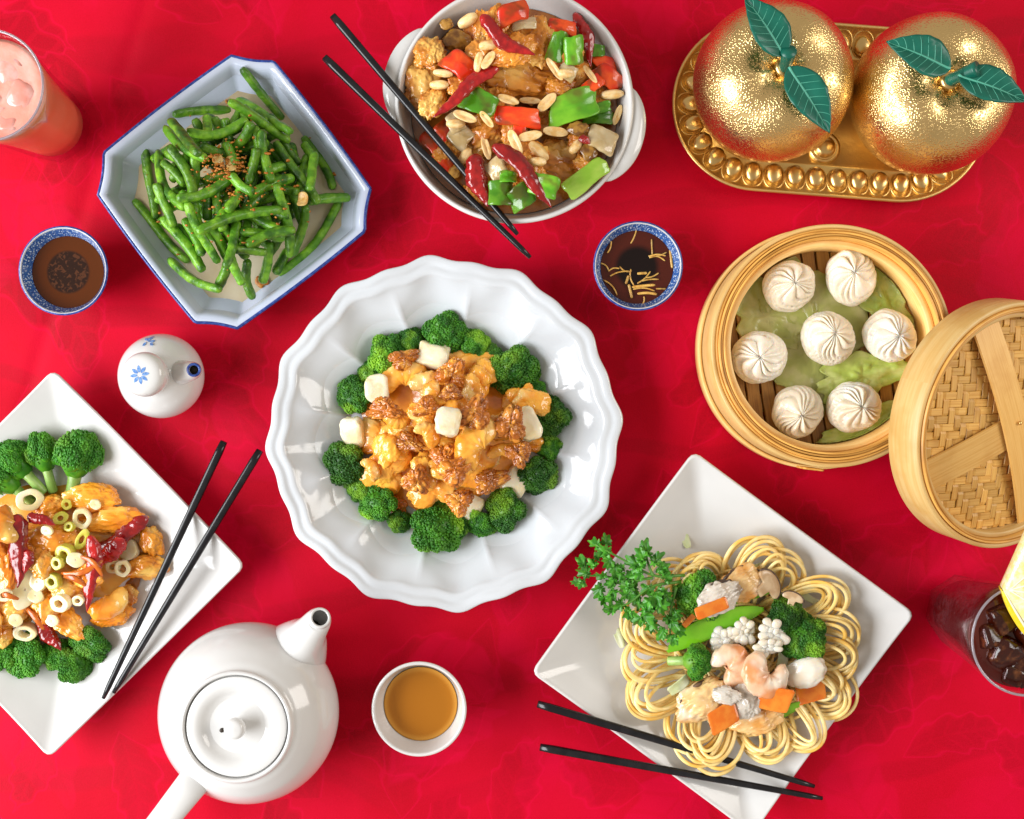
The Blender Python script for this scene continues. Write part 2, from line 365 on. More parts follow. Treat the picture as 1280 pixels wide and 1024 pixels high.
def cloth_mat():
    m, nt, b = base_mat('red_damask_cloth')
    tc = node(nt, 'ShaderNodeTexCoord'); V = tc.outputs['Object']
    wob = tex(nt, 'ShaderNodeTexNoise', V, 9, Detail=2.0)
    def leaves(scale, L, W, seed, teeth):
        off = node(nt, 'ShaderNodeVectorMath', operation='ADD'); lk(nt, V, off.inputs[0]); off.inputs[1].default_value = (seed, seed*1.7, 0)
        dw = node(nt, 'ShaderNodeVectorMath', operation='MULTIPLY_ADD'); lk(nt, wob.outputs['Color'], dw.inputs[0]); dw.inputs[1].default_value = (.035, .035, 0); lk(nt, off.outputs[0], dw.inputs[2])
        vo = node(nt, 'ShaderNodeTexVoronoi', voronoi_dimensions='2D'); lk(nt, dw.outputs[0], vo.inputs['Vector']); vo.inputs['Scale'].default_value = scale; vo.inputs['Randomness'].default_value = .75
        d = node(nt, 'ShaderNodeVectorMath', operation='SUBTRACT'); lk(nt, dw.outputs[0], d.inputs[0]); lk(nt, vo.outputs['Position'], d.inputs[1])
        sc_ = node(nt, 'ShaderNodeSeparateXYZ'); lk(nt, vo.outputs['Color'], sc_.inputs[0])
        rot = node(nt, 'ShaderNodeVectorRotate', rotation_type='Z_AXIS'); lk(nt, d.outputs[0], rot.inputs['Vector']); lk(nt, mth(nt, 'MULTIPLY', sc_.outputs[0], 6.283), rot.inputs['Angle'])
        s = node(nt, 'ShaderNodeSeparateXYZ'); lk(nt, rot.outputs[0], s.inputs[0]); x, y = s.outputs[0], s.outputs[1]
        y = mth(nt, 'ADD', y, mth(nt, 'MULTIPLY', mth(nt, 'MULTIPLY', x, x), 5.0))          # bowed leaf
        ay = mth(nt, 'ABSOLUTE', y)
        xx = mth(nt, 'DIVIDE', x, L)
        wd = mth(nt, 'MULTIPLY', mth(nt, 'SUBTRACT', 1.0, mth(nt, 'MULTIPLY', xx, xx)), W)
        tooth = mth(nt, 'MULTIPLY', mth(nt, 'SINE', mth(nt, 'MULTIPLY', mth(nt, 'SUBTRACT', x, ay), teeth*.6)), W*.11)
        dist = mth(nt, 'SUBTRACT', mth(nt, 'ADD', wd, tooth), ay)
        ins = ramp(nt, dist, .0004, .0050)
        edge = mth(nt, 'MULTIPLY', ramp(nt, dist, -.0016, -.0002), mth(nt, 'SUBTRACT', 1.0, ramp(nt, dist, .0002, .0016)))
        vein = ramp(nt, mth(nt, 'SINE', mth(nt, 'MULTIPLY', mth(nt, 'SUBTRACT', x, mth(nt, 'MULTIPLY', ay, .9)), teeth)), .55, .95)
        rib = mth(nt, 'SUBTRACT', 1.0, ramp(nt, ay, .0006, .0018))
        body = mth(nt, 'MULTIPLY', ins, mth(nt, 'SUBTRACT', 1.0, mth(nt, 'MULTIPLY', mth(nt, 'MAXIMUM', vein, rib), .35)))
        return body, edge
    l1, k1 = leaves(8.0, .060, .026, 3.1, 330)
    l2, k2 = leaves(12, .042, .017, 8.7, 520)
    wv = node(nt, 'ShaderNodeTexWave', wave_type='RINGS'); lk(nt, V, wv.inputs['Vector']); wv.inputs['Scale'].default_value = 5; wv.inputs['Distortion'].default_value = 9; wv.inputs['Detail Scale'].default_value = .7
    sw = ramp(nt, wv.outputs['Fac'], .80, .95)
    pat = mth(nt, 'MAXIMUM', mth(nt, 'MAXIMUM', l1, mth(nt, 'MULTIPLY', l2, .7)), mth(nt, 'MULTIPLY', sw, .5))
    fade = tex(nt, 'ShaderNodeTexNoise', V, 6, Detail=3.0)
    pat = mth(nt, 'MULTIPLY', pat, mth(nt, 'MULTIPLY_ADD', ramp(nt, fade.outputs[0], .38, .62), .55, .45))
    fine = tex(nt, 'ShaderNodeTexNoise', V, 900, Detail=2.0)
    big = tex(nt, 'ShaderNodeTexNoise', V, 14, Detail=5.0)
    col = mixc(nt, ramp(nt, big.outputs[0], .3, .7), (.51, .0, .013), (.58, .0, .021))
    col = mixc(nt, mth(nt, 'MULTIPLY', pat, .72), col, (.31, .0, .007))  # damask sheen painted as darker red; the thread itself is one colour
    eg = mth(nt, 'MAXIMUM', k1, k2)
    col = mixc(nt, mth(nt, 'MULTIPLY', eg, .30), col, (.74, .0, .05))  # sheen along the leaf outlines, put into the colour
    l3, k3 = leaves(8.5, .060, .030, 5.3, 260)
    col = mixc(nt, mth(nt, 'MULTIPLY', mth(nt, 'MULTIPLY', l3, ramp(nt, fade.outputs[0], .62, .40)), .5), col, (.68, .0, .04))  # leaves with brighter sheen, painted as lighter red
    col = mixc(nt, mth(nt, 'MULTIPLY', ramp(nt, fine.outputs[0], .3, .7), .22), col, (.66, .0, .03))
    lk(nt, col, b.inputs['Base Color'])
    lk(nt, mth(nt, 'MULTIPLY_ADD', pat, -.12, .62), b.inputs['Roughness'])
    b.inputs['Specular IOR Level'].default_value = .10
    b.inputs['Sheen Weight'].default_value = .03; b.inputs['Sheen Roughness'].default_value = .4; b.inputs['Sheen Tint'].default_value = (1, .2, .3, 1)
    # weave and the raised pattern
    sx = node(nt, 'ShaderNodeSeparateXYZ'); lk(nt, V, sx.inputs[0])
    wx = mth(nt, 'SINE', mth(nt, 'MULTIPLY', sx.outputs[0], 7000)); wy = mth(nt, 'SINE', mth(nt, 'MULTIPLY', sx.outputs[1], 7000))
    hgt = mth(nt, 'ADD', mth(nt, 'MULTIPLY', mth(nt, 'MULTIPLY', wx, wy), .25), mth(nt, 'ADD', mth(nt, 'MULTIPLY', pat, .5), fine.outputs[0]))
    bp = node(nt, 'ShaderNodeBump'); bp.inputs['Strength'].default_value = .3; bp.inputs['Distance'].default_value = .0004
    lk(nt, hgt, bp.inputs['Height']); lk(nt, bp.outputs[0], b.inputs['Normal'])
    return m
MAT['cloth'] = cloth_mat()

# ------------------------------------------------------------------ the tablecloth
gx, gy = 330, 270
X, Y = np.meshgrid(np.linspace(-.62, .62, gx), np.linspace(-.52, .52, gy))
V = np.column_stack([X.ravel(), Y.ravel(), np.zeros(gx*gy)])
Z = nz(V, 8, 1)*.0013+nz(V, 19, 2)*.0008+nz(V, 41, 3)*.00028
Z -= .0011*np.exp(-((V[:, 0]-.3*V[:, 1]+.38)/.006)**2)
V[:, 2] = Z-.0021
F = [(j*gx+i, j*gx+i+1, (j+1)*gx+i+1, (j+1)*gx+i) for j in range(gy-1) for i in range(gx-1)]
tag(obj('tablecloth', V, F, MAT['cloth']), None, None, kind='structure')

# ------------------------------------------------------------------ labels by place in a dish
DISH = {}
ITEMS = []           # (object, dish key, px, py, text)
def where(d, px, py):
    cx, cy, R, ph = DISH[d]; dx, dy = px-cx, cy-py; q = math.hypot(dx, dy)/R
    if q < .28: return 'in the middle of '+ph
    k = int(round(math.degrees(math.atan2(dy, dx))/45)) % 8
    if q < .66: return ['right of', 'upper right of', 'above', 'upper left of', 'left of', 'lower left of', 'below', 'lower right of'][k]+' centre on '+ph
    return 'at the '+['right', 'upper right', 'top', 'upper left', 'left', 'lower left', 'bottom', 'lower right'][k]+' edge of '+ph
NTH = ['second', 'third', 'fourth', 'fifth', 'sixth', 'seventh', 'eighth', 'ninth', 'tenth', 'eleventh', 'twelfth', 'thirteenth', 'fourteenth', 'fifteenth', 'sixteenth', 'seventeenth', 'eighteenth', 'nineteenth', 'twentieth']
ORD = ['leftmost']+[n+' from left' for n in NTH]; ORV = ['topmost']+[n+' from top' for n in NTH]
def finish_labels():
    by = {}
    for it in ITEMS: by.setdefault(it[4]+' '+where(it[1], it[2], it[3]), []).append(it)
    for lab, its in by.items():
        if len(its) == 1: its[0][0]['label'] = lab; continue
        xs = [i[2] for i in its]; ys = [i[3] for i in its]
        hor = max(xs)-min(xs) >= max(ys)-min(ys)
        its.sort(key=lambda i: i[2] if hor else i[3])
        for k, i in enumerate(its):
            i[0]['label'] = lab+', '+(ORD if hor else ORV)[min(k, 19)]

class HM:
    """height of whatever already lies in a dish, for dropping the next piece on it"""
    def __init__(s, x0, x1, y0, y1, fun, res=.001):
        s.x0, s.y0, s.res = x0, y0, res
        s.nx, s.ny = int((x1-x0)/res)+1, int((y1-y0)/res)+1
        X, Y = np.meshgrid(np.linspace(x0, x1, s.nx), np.linspace(y0, y1, s.ny), indexing='ij')
        s.h = fun(X, Y)
    def ix(s, V):
        return np.clip(((V[:, 0]-s.x0)/s.res).round().astype(int), 1, s.nx-2), np.clip(((V[:, 1]-s.y0)/s.res).round().astype(int), 1, s.ny-2)
    def drop(s, V, q=.96):
        i, j = s.ix(V); return float(np.quantile(s.h[i, j]-V[:, 2], q))
    def stamp(s, V):
        i, j = s.ix(V)
        for a in (-1, 0, 1):
            for b_ in (-1, 0, 1): np.maximum.at(s.h, (i+a, j+b_), V[:, 2])
class Proto:
    def __init__(s, *parts):      # (part name or None, (v, f), material)
        s.parts = [(n, mesh(vf[0]*.01, vf[1], True, n or 'piece'), m, np.asarray(vf[0])*.01) for n, vf, m in parts]   # unit shapes kept at 1 cm so that textures keep their scale
        for n, me, m, v in s.parts: me.materials.append(m)
        s.v = np.vstack([p[3] for p in s.parts])
def put(hm, dish, name, cat, group, proto, px, py, rot=(0, 0, 0), size=(1, 1, 1), text=None, q=.95, z=None, lift=0, mat=None):
    size = [q_*100 for q_ in size]; A = np.array(Euler(rot).to_matrix())
    V = (proto.v*np.array(size))@A.T
    zz = .02 if z is None else z
    for _ in range(3):
        p = P(px, py, max(zz, 0)+0.0)
        if z is None: zz = hm.drop(V+np.array([p[0], p[1], 0]), q)+lift
    p = P(px, py, zz)
    if len(proto.parts) == 1:
        o = bpy.data.objects.new(name, proto.parts[0][1]); COL.objects.link(o)
        o.location = p; o.rotation_euler = rot; o.scale = size
    else:
        o = thing(name, None, None, p, rot); o.scale = size
        for n, me, m, v in proto.parts:
            c = bpy.data.objects.new(n, me); COL.objects.link(c); c.parent = o
    if hm is not None: hm.stamp(V+np.array([p[0], p[1], zz]))
    tag(o, None, cat, group)
    ITEMS.append((o, dish, px, py, text or name.replace('_', ' ')))
    return o
def zoomer(x0, y0, s): return lambda x, y: (x0+x/s, y0+y/s)

# ------------------------------------------------------------------ crockery
def flat_outline(pts, n): return resample(np.array(pts, float), n)
def dish_from_outline(out, prof, warp=None):
    """out (n,2) at t=1; prof [(t, z)]"""
    rings = []
    for t, z in prof:
        if t <= 1e-6: rings.append(np.array([[0, 0, z]])); continue
        rings.append(np.column_stack([out*t, np.full(len(out), z)]))
    v, f = loft(rings)
    if warp: v = warp(v)
    return v, f

# --- two square plates
SQ = .1035      # half side
def square_plate():
    out = resample(rrect(SQ, SQ, .006, 6), 240)
    prof = smooth_prof([(0, .0015), (.45, .0015), (.52, .0), (.57, .0), (.62, .003), (.80, .0115), (.975, .0205), (.998, .0225), (.998, .0245), (.985, .0252), (.96, .0238), (.80, .0150), (.62, .0075), (.50, .0055), (.3, .0050), (0, .0050)], 3)
    def warp(v):
        r = np.maximum(np.abs(v[:, 0]), np.abs(v[:, 1]))/SQ; c = (np.minimum(np.abs(v[:, 0]), np.abs(v[:, 1]))/SQ)
        v[:, 2] += .004*sstep(.55, 1, r)*c**3
        return v
    return dish_from_outline(out, prof, warp)
SQM = mesh(*square_plate(), True, 'square_plate'); SQM.materials.append(MAT['white'])
def sq_z(x, y):
    r = np.maximum(np.abs(x), np.abs(y))/SQ
    return np.interp(r, [0, .3, .5, .62, .8, .96, 1.0, 1.01, 3], [.005, .005, .0055, .0075, .015, .0238, .0252, 0, 0])
def place_square(px, py, ang, label):
    p = P(px, py, .0245); p[2] = 0
    o = obj('square_plate', SQM, None, MAT['white'] and None, loc=p, rot=(0, 0, ang)); tag(o, label, 'plate', 'white square plates'); return p
A_N = math.radians(-36.3); A_L = math.radians(-45.6)
pN = place_square(903, 803, A_N, 'white square plate carrying the crisp noodle nest and seafood')
pL = place_square(66, 704, A_L, 'white square plate with orange chicken and broccoli, cut by the left edge')
def sq_hm(p, ang, dome):
    ca, sa = math.cos(ang), math.sin(ang)
    def fun(X, Y):
        x, y = X-p[0], Y-p[1]; a, b = x*ca+y*sa, -x*sa+y*ca
        return np.maximum(sq_z(a, b), dome(x, y))
    return HM(p[0]-.16, p[0]+.16, p[1]-.16, p[1]+.16, fun)

# --- blue rimmed dish for the beans
def bean_dish():
    pts = []
    A, c, k = .0828, .0225, .0014     # half side, corner cut, how far the cut bows in
    # side mid + cut corners (cut bows inward)
    cn = [(A, A-c), (A-c, A)]
    for q in range(4):
        ca, sa = math.cos(q*PI/2), math.sin(q*PI/2)
        R = lambda x, y: (x*ca-y*sa, x*sa+y*ca)
        for t in np.linspace(-1, 1, 26): pts.append(R(A+.0015*(1-t*t), t*(A-c)))
        a0 = np.array(cn[0]); a1 = np.array(cn[1])
        for t in np.linspace(0.1, .9, 9):
            m_ = a0+(a1-a0)*t; m_ = m_-np.array([1, 1])*.707*k*math.sin(PI*t)
            pts.append(R(*m_))
    return np.array(pts)
BO = resample(bean_dish(), 220)
pB = P(293.5, 240.5, .025); pB[2] = 0; A_B = math.radians(37.3)
bd = thing('cut_corner_dish', 'bluish white square dish with cut corners and blue rim, holding green beans', 'dish', pB, (0, 0, A_B))
prof = smooth_prof([(0, .003), (.55, .003), (.64, 0), (.70, 0), (.76, .004), (.93, .026), (.985, .034), (1.0, .036), (.995, .0378), (.97, .0380), (.935, .0350), (.90, .024), (.865, .0105), (.845, .0068), (.80, .006), (.4, .006), (0, .006)], 3)
prof = [(q[0], q[1] if q[1] < .006 else .006+(q[1]-.006)*.66) for q in prof]
obj('bowl', *dish_from_outline(BO, prof), MAT['bluish'], bd)
rim = np.column_stack([BO*1.0015, np.full(len(BO), .0263)])
v, f = tube(np.vstack([rim, rim[:1]]), .0013, 8, cap=False)
obj('blue_rim', v, f, MAT['blueline'], bd)
def bean_z(x, y):
    ca, sa = math.cos(A_B), math.sin(A_B); a, b = (x-pB[0])*ca+(y-pB[1])*sa, -(x-pB[0])*sa+(y-pB[1])*ca
    r = np.maximum(np.maximum(np.abs(a), np.abs(b))/.0828, (np.abs(a)+np.abs(b))/(.0828*2-.0225-.004))
    return np.interp(r, [0, .8, .845, .865, .90, .97, 1.02], [.006, .006, .0066, .009, .018, .027, 0])
def poly_disc(out, z, t=1.0, h=.0004):
    return dish_from_outline(out*t, [(0, z), (.5, z), (.97, z), (1, z-h)])
jo = obj('bean_juice', *poly_disc(BO*.838, .0072, 1), MAT['juice'], loc=pB, rot=(0, 0, A_B)); tag(jo, 'thin tan cooking juice pooled under the green beans', 'juice')

# --- scalloped plate in the centre
pC = P(555, 542.5, .033); pC[2] = 0; RC = .1312
def scallop(th, rr, zz, k):
    t = rr/RC; ph = 12*(th-math.radians(80))
    lob = .013*np.cos(ph+PI)+.0070*np.cos(2*ph)
    ridge = (np.abs(np.sin(ph/2))**.8-.66)            # sharp rib where ph = 0
    wall = sstep(.50, .66, t)*(1-sstep(.80, .9, t))
    r2 = rr*(1+lob*sstep(.62, .92, t)*1.25+.095*ridge*wall)
    z2 = zz+.0012*np.cos(ph)*sstep(.86, 1, t)
    return r2, z2
prof = smooth_prof([(0, .003), (.40, .003), (.47, 0), (.53, 0), (.57, .005), (.76, .028), (.92, .0385), (.985, .0405), (1.0, .0425), (.993, .0447), (.965, .0452), (.94, .0438), (.915, .0440), (.895, .0432), (.87, .0400), (.80, .0330), (.74, .0262), (.64, .0118), (.60, .0078), (.54, .0062), (.4, .0058), (.2, .0055), (0, .0055)], 4)
prof = [(q[0], q[1]*.76 if q[1] > 0 else q[1]) for q in prof]
v, f = lathe([(a*RC, b) for a, b in prof], 288, scallop)
tag(obj('scalloped_plate', v, f, MAT['cool'], loc=pC), 'large round white plate with scalloped fluted rim in the middle', 'plate')
def ctr_z(x, y):
    r = np.hypot(x-pC[0], y-pC[1])/RC
    return np.interp(r, [0, .54, .6, .64, .74, .8, .87, .965, 1.01], [.0042, .0047, .0059, .009, .020, .025, .0304, .0343, 0])

# --- round bowl with two tab handles
pK = P(643, 131, .058); pK[2] = 0; RK = .0875
kb = thing('handled_bowl', 'round white bowl with two small side tabs, heaped with chicken and peanuts', 'bowl', pK)
prof = smooth_prof([(0, .004), (.045, .004), (.052, 0), (.056, 0), (.060, .005), (.076, .030), (.085, .055), (.0868, .0592), (.0855, .0612), (.0835, .0606), (.0815, .055), (.074, .032), (.060, .012), (.04, .0075), (0, .007)], 4)
obj('bowl', *lathe(prof, 128), MAT['white'], kb)
for a in (164, -16):
    pts = []
    for t in np.linspace(-1, 1, 31):
        wv_ = max(0, 1-abs(t)**2.6)**.6
        pts.append((.0855+.0115*wv_*(1 if abs(t) < 1 else 0), t*.036))
    outer = np.array(pts)
    outer[:, 0] -= .0855-np.sqrt(np.maximum(.0855**2-outer[:, 1]**2, 0))
    inner = np.column_stack([np.sqrt(.0825**2-outer[::-1, 1]**2), outer[::-1, 1]])
    oc = np.vstack([outer, inner]); n = len(oc)
    top = np.column_stack([oc, np.full(n, .0588)]); ed = np.column_stack([oc*1.006, np.full(n, .0568)]); bot = np.column_stack([oc*.995, np.full(n, .0545)])
    m_ = len(outer)
    v = np.vstack([top, ed, bot]); F2 = []
    for i in range(n):
        j = (i+1) % n; F2 += [(i, i+n, j+n, j), (i+n, i+2*n, j+2*n, j+n)]
    for i in range(m_-1):
        a_, b_ = i, n-1-i; F2.append((a_, a_+1, b_-1, b_)); F2.append((b_+2*n, b_-1+2*n, a_+1+2*n, a_+2*n))
    obj('tab_handle', v, F2, MAT['white'], kb, rot=(0, 0, math.radians(a)))
KFILL = .041
def kp_z(x, y):
    r = np.hypot(x-pK[0], y-pK[1]); return np.where(r < .078, KFILL+.004*np.cos(np.clip(r/.078, 0, 1)*PI/2), np.interp(r, [.078, .0835, .0875, .09], [.044, .0606, .06, 0]))

def sauce_mat(name, deep, shallow, r0, r1, flecks):
    m, nt, b = base_mat(name)
    tc = node(nt, 'ShaderNodeTexCoord'); ln = node(nt, 'ShaderNodeVectorMath', operation='LENGTH'); sx_ = node(nt, 'ShaderNodeVectorMath', operation='MULTIPLY'); lk(nt, tc.outputs['Object'], sx_.inputs[0]); sx_.inputs[1].default_value = (1, 1, 0); lk(nt, sx_.outputs[0], ln.inputs[0])
    col = mixc(nt, ramp(nt, ln.outputs['Value'], r0, r1), deep, shallow)
    if flecks:
        n = tex(nt, 'ShaderNodeTexNoise', tc.outputs['Object'], 260, Detail=5.0, Distortion=1.0)
        near = mth(nt, 'SUBTRACT', 1.0, ramp(nt, ln.outputs['Value'], .0145, .0165))
        col = mixc(nt, mth(nt, 'MULTIPLY', ramp(nt, n.outputs[0], .52, .60), near), col, (.075, .026, .012))
    lk(nt, col, b.inputs['Base Color']); b.inputs['Roughness'].default_value = .03; b.inputs['Specular IOR Level'].default_value = .35
    return m
# --- teacup
pT = P(524, 886, .044); pT[2] = 0
tc_ = tag(obj('teacup', *lathe(smooth_prof([(0, .003), (.012, .003), (.0145, 0), (.0165, 0), (.018, .003), (.027, .018), (.0328, .036), (.0350, .0440), (.0343, .0458), (.0327, .0455), (.0315, .0415), (.0285, .030), (.0235, .016), (.014, .0075), (0, .0065)], 5), 96), MAT['white'], loc=pT), 'small white handleless cup of brown tea beside the teapot', 'cup')
tag(obj('tea', *lathe([(0, .0285), (.02, .0285), (.0268, .0285), (.0277, .0289), (.0262, .024), (0, .02)], 72), sauce_mat('brewed_tea', (.40, .14, .010), (.60, .27, .04), .0225, .0278, False), loc=pT), 'clear amber brown tea filling the small white cup', 'tea')

# --- two blue patterned sauce dishes
def band_mat():
    m, nt, b = base_mat('blue_and_white_band')
    tc = node(nt, 'ShaderNodeTexCoord'); sx = node(nt, 'ShaderNodeSeparateXYZ'); lk(nt, tc.outputs['Object'], sx.inputs[0])
    ang = mth(nt, 'ARCTAN2', sx.outputs[1], sx.outputs[0])
    cx = node(nt, 'ShaderNodeCombineXYZ'); lk(nt, mth(nt, 'MULTIPLY', ang, 13.0), cx.inputs[0]); lk(nt, mth(nt, 'MULTIPLY', sx.outputs[2], 420), cx.inputs[1])
    vo = tex(nt, 'ShaderNodeTexVoronoi', cx.outputs[0], 1.5, Randomness=.85)
    n = tex(nt, 'ShaderNodeTexNoise', cx.outputs[0], 2.2, Detail=2.0)
    col = mixc(nt, ramp(nt, vo.outputs['Distance'], .22, .5), (.62, .74, .86), (.035, .12, .36))
    col = mixc(nt, ramp(nt, n.outputs[0], .52, .62), col, (.012, .045, .20))
    lk(nt, col, b.inputs['Base Color']); b.inputs['Roughness'].default_value = .15; b.inputs['Coat Weight'].default_value = .3
    return m
MAT['band'] = band_mat()
def sauce_dish(px, py, label, sname, slabel, smat, sz):
    p = P(px, py, .032); p[2] = 0
    d = thing('sauce_dish', label, 'dish', p, (0, 0, random.random()*6), 'blue patterned sauce dishes')
    obj('bowl', *lathe(smooth_prof([(0, .002), (.012, .002), (.014, 0), (.0165, 0), (.0175, .003), (.026, .014), (.0322, .029), (.0332, .0322), (.0325, .0331), (.0315, .0325), (.0285, .025), (.025, .016), (.016, .006), (0, .0045)], 5), 96), MAT['white'], d)
    obj('rim_band', *lathe([(.0253, .0172), (.0282, .0253), (.0306, .0307), (.0313, .0324)], 96), MAT['band'], d)
    obj('outer_band', *lathe([(.0268, .0145), (.0312, .0255), (.0329, .0300), (.0336, .0326), (.0328, .0334), (.0318, .0331)], 96), MAT['blueline'], d)
    r = np.interp(sz, [.0045, .006, .016, .025, .0325], [.0, .016, .025, .0285, .0315])
    o = obj(sname, *lathe([(0, 0), (r*.5, 0), (r*.96, 0), (r+.0003, .0004), (r*.9, -.004), (0, -.006)], 72), smat, loc=(p[0], p[1], sz))
    tag(o, slabel, 'sauce'); return p
sauce_dish(79.5, 338.5, 'blue and white sauce dish of soy sauce on the far left', 'soy_sauce', 'brown soy sauce with dark pepper flecks in the left dish', sauce_mat('soy_sauce', (.022, .009, .006), (.085, .020, .004), .0148, .0172, True), .0225)
pV = sauce_dish(797.5, 332.5, 'blue and white sauce dish with ginger shreds, above the scalloped plate', 'dark_vinegar', 'dark brown vinegar under floating ginger shreds', sauce_mat('dark_vinegar', (.006, .002, .002), (.07, .010, .005), .013, .019, False), .0235)

# ------------------------------------------------------------------ teapot
pP = P(309, 893, .05); pP[2] = 0
tp = thing('teapot', 'round white porcelain teapot with spout, side handle and knobbed lid', 'teapot', pP); tp.scale = (1, 1, .91)
obj('body', *lathe(smooth_prof([(0, .003), (.036, .003), (.040, 0), (.044, 0), (.048, .004), (.060, .022), (.0662, .045), (.064, .062), (.056, .078), (.046, .0885), (.0405, .0925), (.0393, .0950), (.0378, .0958), (.0366, .0945), (.0362, .0900), (.0340, .0860), (.02, .082), (0, .082)], 6), 128), MAT['white'], tp)
ld = obj('lid', *lathe(smooth_prof([(0, .0890), (.034, .0890), (.0353, .0905), (.0354, .0930), (.0345, .0943), (.0300, .0946), (.0262, .0932), (.021, .0895), (.014, .0872), (.007, .0868), (0, .0868)], 6), 112), MAT['white'], tp)
obj('knob', *lathe(smooth_prof([(0, .086), (.0062, .0866), (.0048, .0895), (.0055, .093), (.0074, .097), (.0075, .1005), (.0055, .1035), (.0, .1046)], 5), 40), MAT['white'], ld)
v, f = lathe([(0, -.004), (.0016, -.004), (.0016, 0), (0, 0)], 16)
obj('steam_hole', v, f, MAT['dark'], ld, loc=(-.0112, -.0035, .0900))  # solid dark disc; the hole's shade is put into its colour
# spout: outer skin, rolled lip, inner channel
tip = P(397, 776, .089)-pP; sd = np.array([tip[0], tip[1], 0]); L_ = np.linalg.norm(sd); sd /= L_
def sp(d, z): return np.array([sd[0]*d, sd[1]*d, z])
path = [sp(.040, .040), sp(.054, .047), sp(.066, .058), sp(.076, .071), sp(L_-.003, .083), sp(L_+.001, .0895)]
path = smooth_prof3(np.array(path), 6); m_ = len(path)
rad = np.interp(np.linspace(0, 1, m_), [0, .2, .45, .7, .9, 1], [.028, .0255, .0180, .0112, .0080, .0074])
(v, f), pend = spout(path, rad, .74, 14, 40)
obj('spout', v, f, MAT['white'], tp)
v, f = tube([pend-[0, 0, .004], pend+[0, 0, .001]], [.0125, .0125], 20)
obj('spout_shade_disc', v, f, MAT['dark'], tp)  # dark disc added in the channel, painting the shade inside the spout
he = P(196, 1036, .075)-pP; hd = np.array([he[0], he[1], 0]); hl = np.linalg.norm(hd); hd /= hl
def hp(d, z): return np.array([hd[0]*d, hd[1]*d, z])
path = smooth_prof3(np.array([hp(.050, .074), hp(.062, .081), hp(.082, .083), hp(.101, .078), hp(.110, .062), hp(.106, .043), hp(.090, .030), hp(.062, .024)]), 6)
v, f = tube(path, np.interp(np.linspace(0, 1, len(path)), [0, .08, .3, .6, 1], [.0145, .0115, .0105, .0100, .0090]), 24, flat=.62)
obj('handle', v, f, MAT['white'], tp)

# ------------------------------------------------------------------ little sauce bottle
pQ = P(200.5, 470, .026); pQ[2] = 0
cr = thing('sauce_bottle', 'small white porcelain sauce bottle with round cap and blue-ringed spout', 'bottle', pQ)
obj('body', *lathe(smooth_prof([(0, .002), (.017, .002), (.0195, 0), (.022, 0), (.0255, .004), (.0308, .016), (.0318, .026), (.0285, .037), (.0215, .045), (.0155, .0495), (.0125, .0525), (.0120, .0555), (0, .0555)], 5), 96), MAT['white'], cr)
cp = obj('cap', *lathe(smooth_prof([(0, .0545), (.0135, .0545), (.0150, .0560), (.0162, .0610), (.0160, .0670), (.0140, .0715), (.0095, .0737), (0, .0743)], 5), 64), MAT['white'], cr)
t0 = P(243, 462.5, .058)-pQ; d_ = np.array([t0[0], t0[1], 0]); l_ = np.linalg.norm(d_); d_ /= l_
path = smooth_prof3(np.array([d_*.014+[0, 0, .034], d_*.021+[0, 0, .043], d_*(l_-.003)+[0, 0, .052], d_*l_+[0, 0, .0590]]), 6)
m_ = len(path)
(v, f), pend = spout(path, np.interp(np.linspace(0, 1, m_), [0, .4, .8, 1], [.0110, .0088, .0058, .0046]), .70, 7, 28)
so = obj('spout', v, f, MAT['white'], cr)
ring = path[-1]+np.array([0, 0, .0006])
th = np.linspace(0, 2*PI, 33)
tn = path[-1]-path[-3]; tn /= np.linalg.norm(tn); e1 = np.cross(tn, [0, 0, 1.0]); e1 /= np.linalg.norm(e1)+1e-9; e2 = np.cross(tn, e1)
v, f = tube(ring+np.outer(np.cos(th), e1)*.0042+np.outer(np.sin(th), e2)*.0042, .0010, 8, cap=False)
obj('blue_spout_ring', v, f, MAT['blueline'], so)
v, f = lathe([(0, 0), (.0032, 0), (.0032, -.001), (0, -.001)], 16)
obj('spout_hole', v, f, MAT['dark'], so, loc=path[-5])  # dark disc painting the shade down the bottle's spout
def petal(l, w_, zfun, cx, cy, a, lift=.00025):
    ts = np.linspace(0, 1, 7); up = []; lo = []
    for t in ts:
        ww = w_*math.sin(PI*min(1, t*.92+.06))**.8
        up.append((t*l, ww)); lo.append((t*l, -ww))
    o = np.array(up+lo[::-1]); ca, sa = math.cos(a), math.sin(a)
    o = np.column_stack([cx+o[:, 0]*ca-o[:, 1]*sa, cy+o[:, 0]*sa+o[:, 1]*ca])
    n = len(o); v = np.vstack([np.column_stack([o, zfun(o[:, 0], o[:, 1])+lift]), np.column_stack([o, zfun(o[:, 0], o[:, 1])-.0006])])
    k = len(ts); F_ = [(i, n-1-i, n-2-i, i+1) for i in range(k-1)]+[(i, i+1, i+1+n, i+n) for i in range(n-1)]
    return v, [q[::-1] for q in F_]
capz = lambda x, y: np.interp(np.hypot(x, y), [0, .0095, .014, .016], [.0743, .0737, .0715, .067])
parts = [petal(.0052, .00125, capz, -.001+.0017*math.cos(a), -.0005+.0017*math.sin(a), a) for a in np.arange(8)*PI/4+.15]
obj('painted_flower', *join(*parts), MAT['decal'], cp, smooth=False)
bz = lambda x, y: np.interp(np.hypot(x, y), [.0125, .0155, .0215, .0285, .0318], [.0525, .0495, .045, .037, .026])
parts = [petal(l, .0010, bz, x, y, a, .0013) for x, y, a, l in ((-.0045, .0265, .9, .0042), (-.0035, .0250, .2, .0040), (-.0045, .0250, 1.7, .0034), (-.006, .0245, -2.2, .0034), (-.0025, .0238, -.6, .0030), (-.006, .0262, 2.4, .0026))]
obj('painted_sprig', *join(*parts), MAT['decal'], cr, smooth=False)

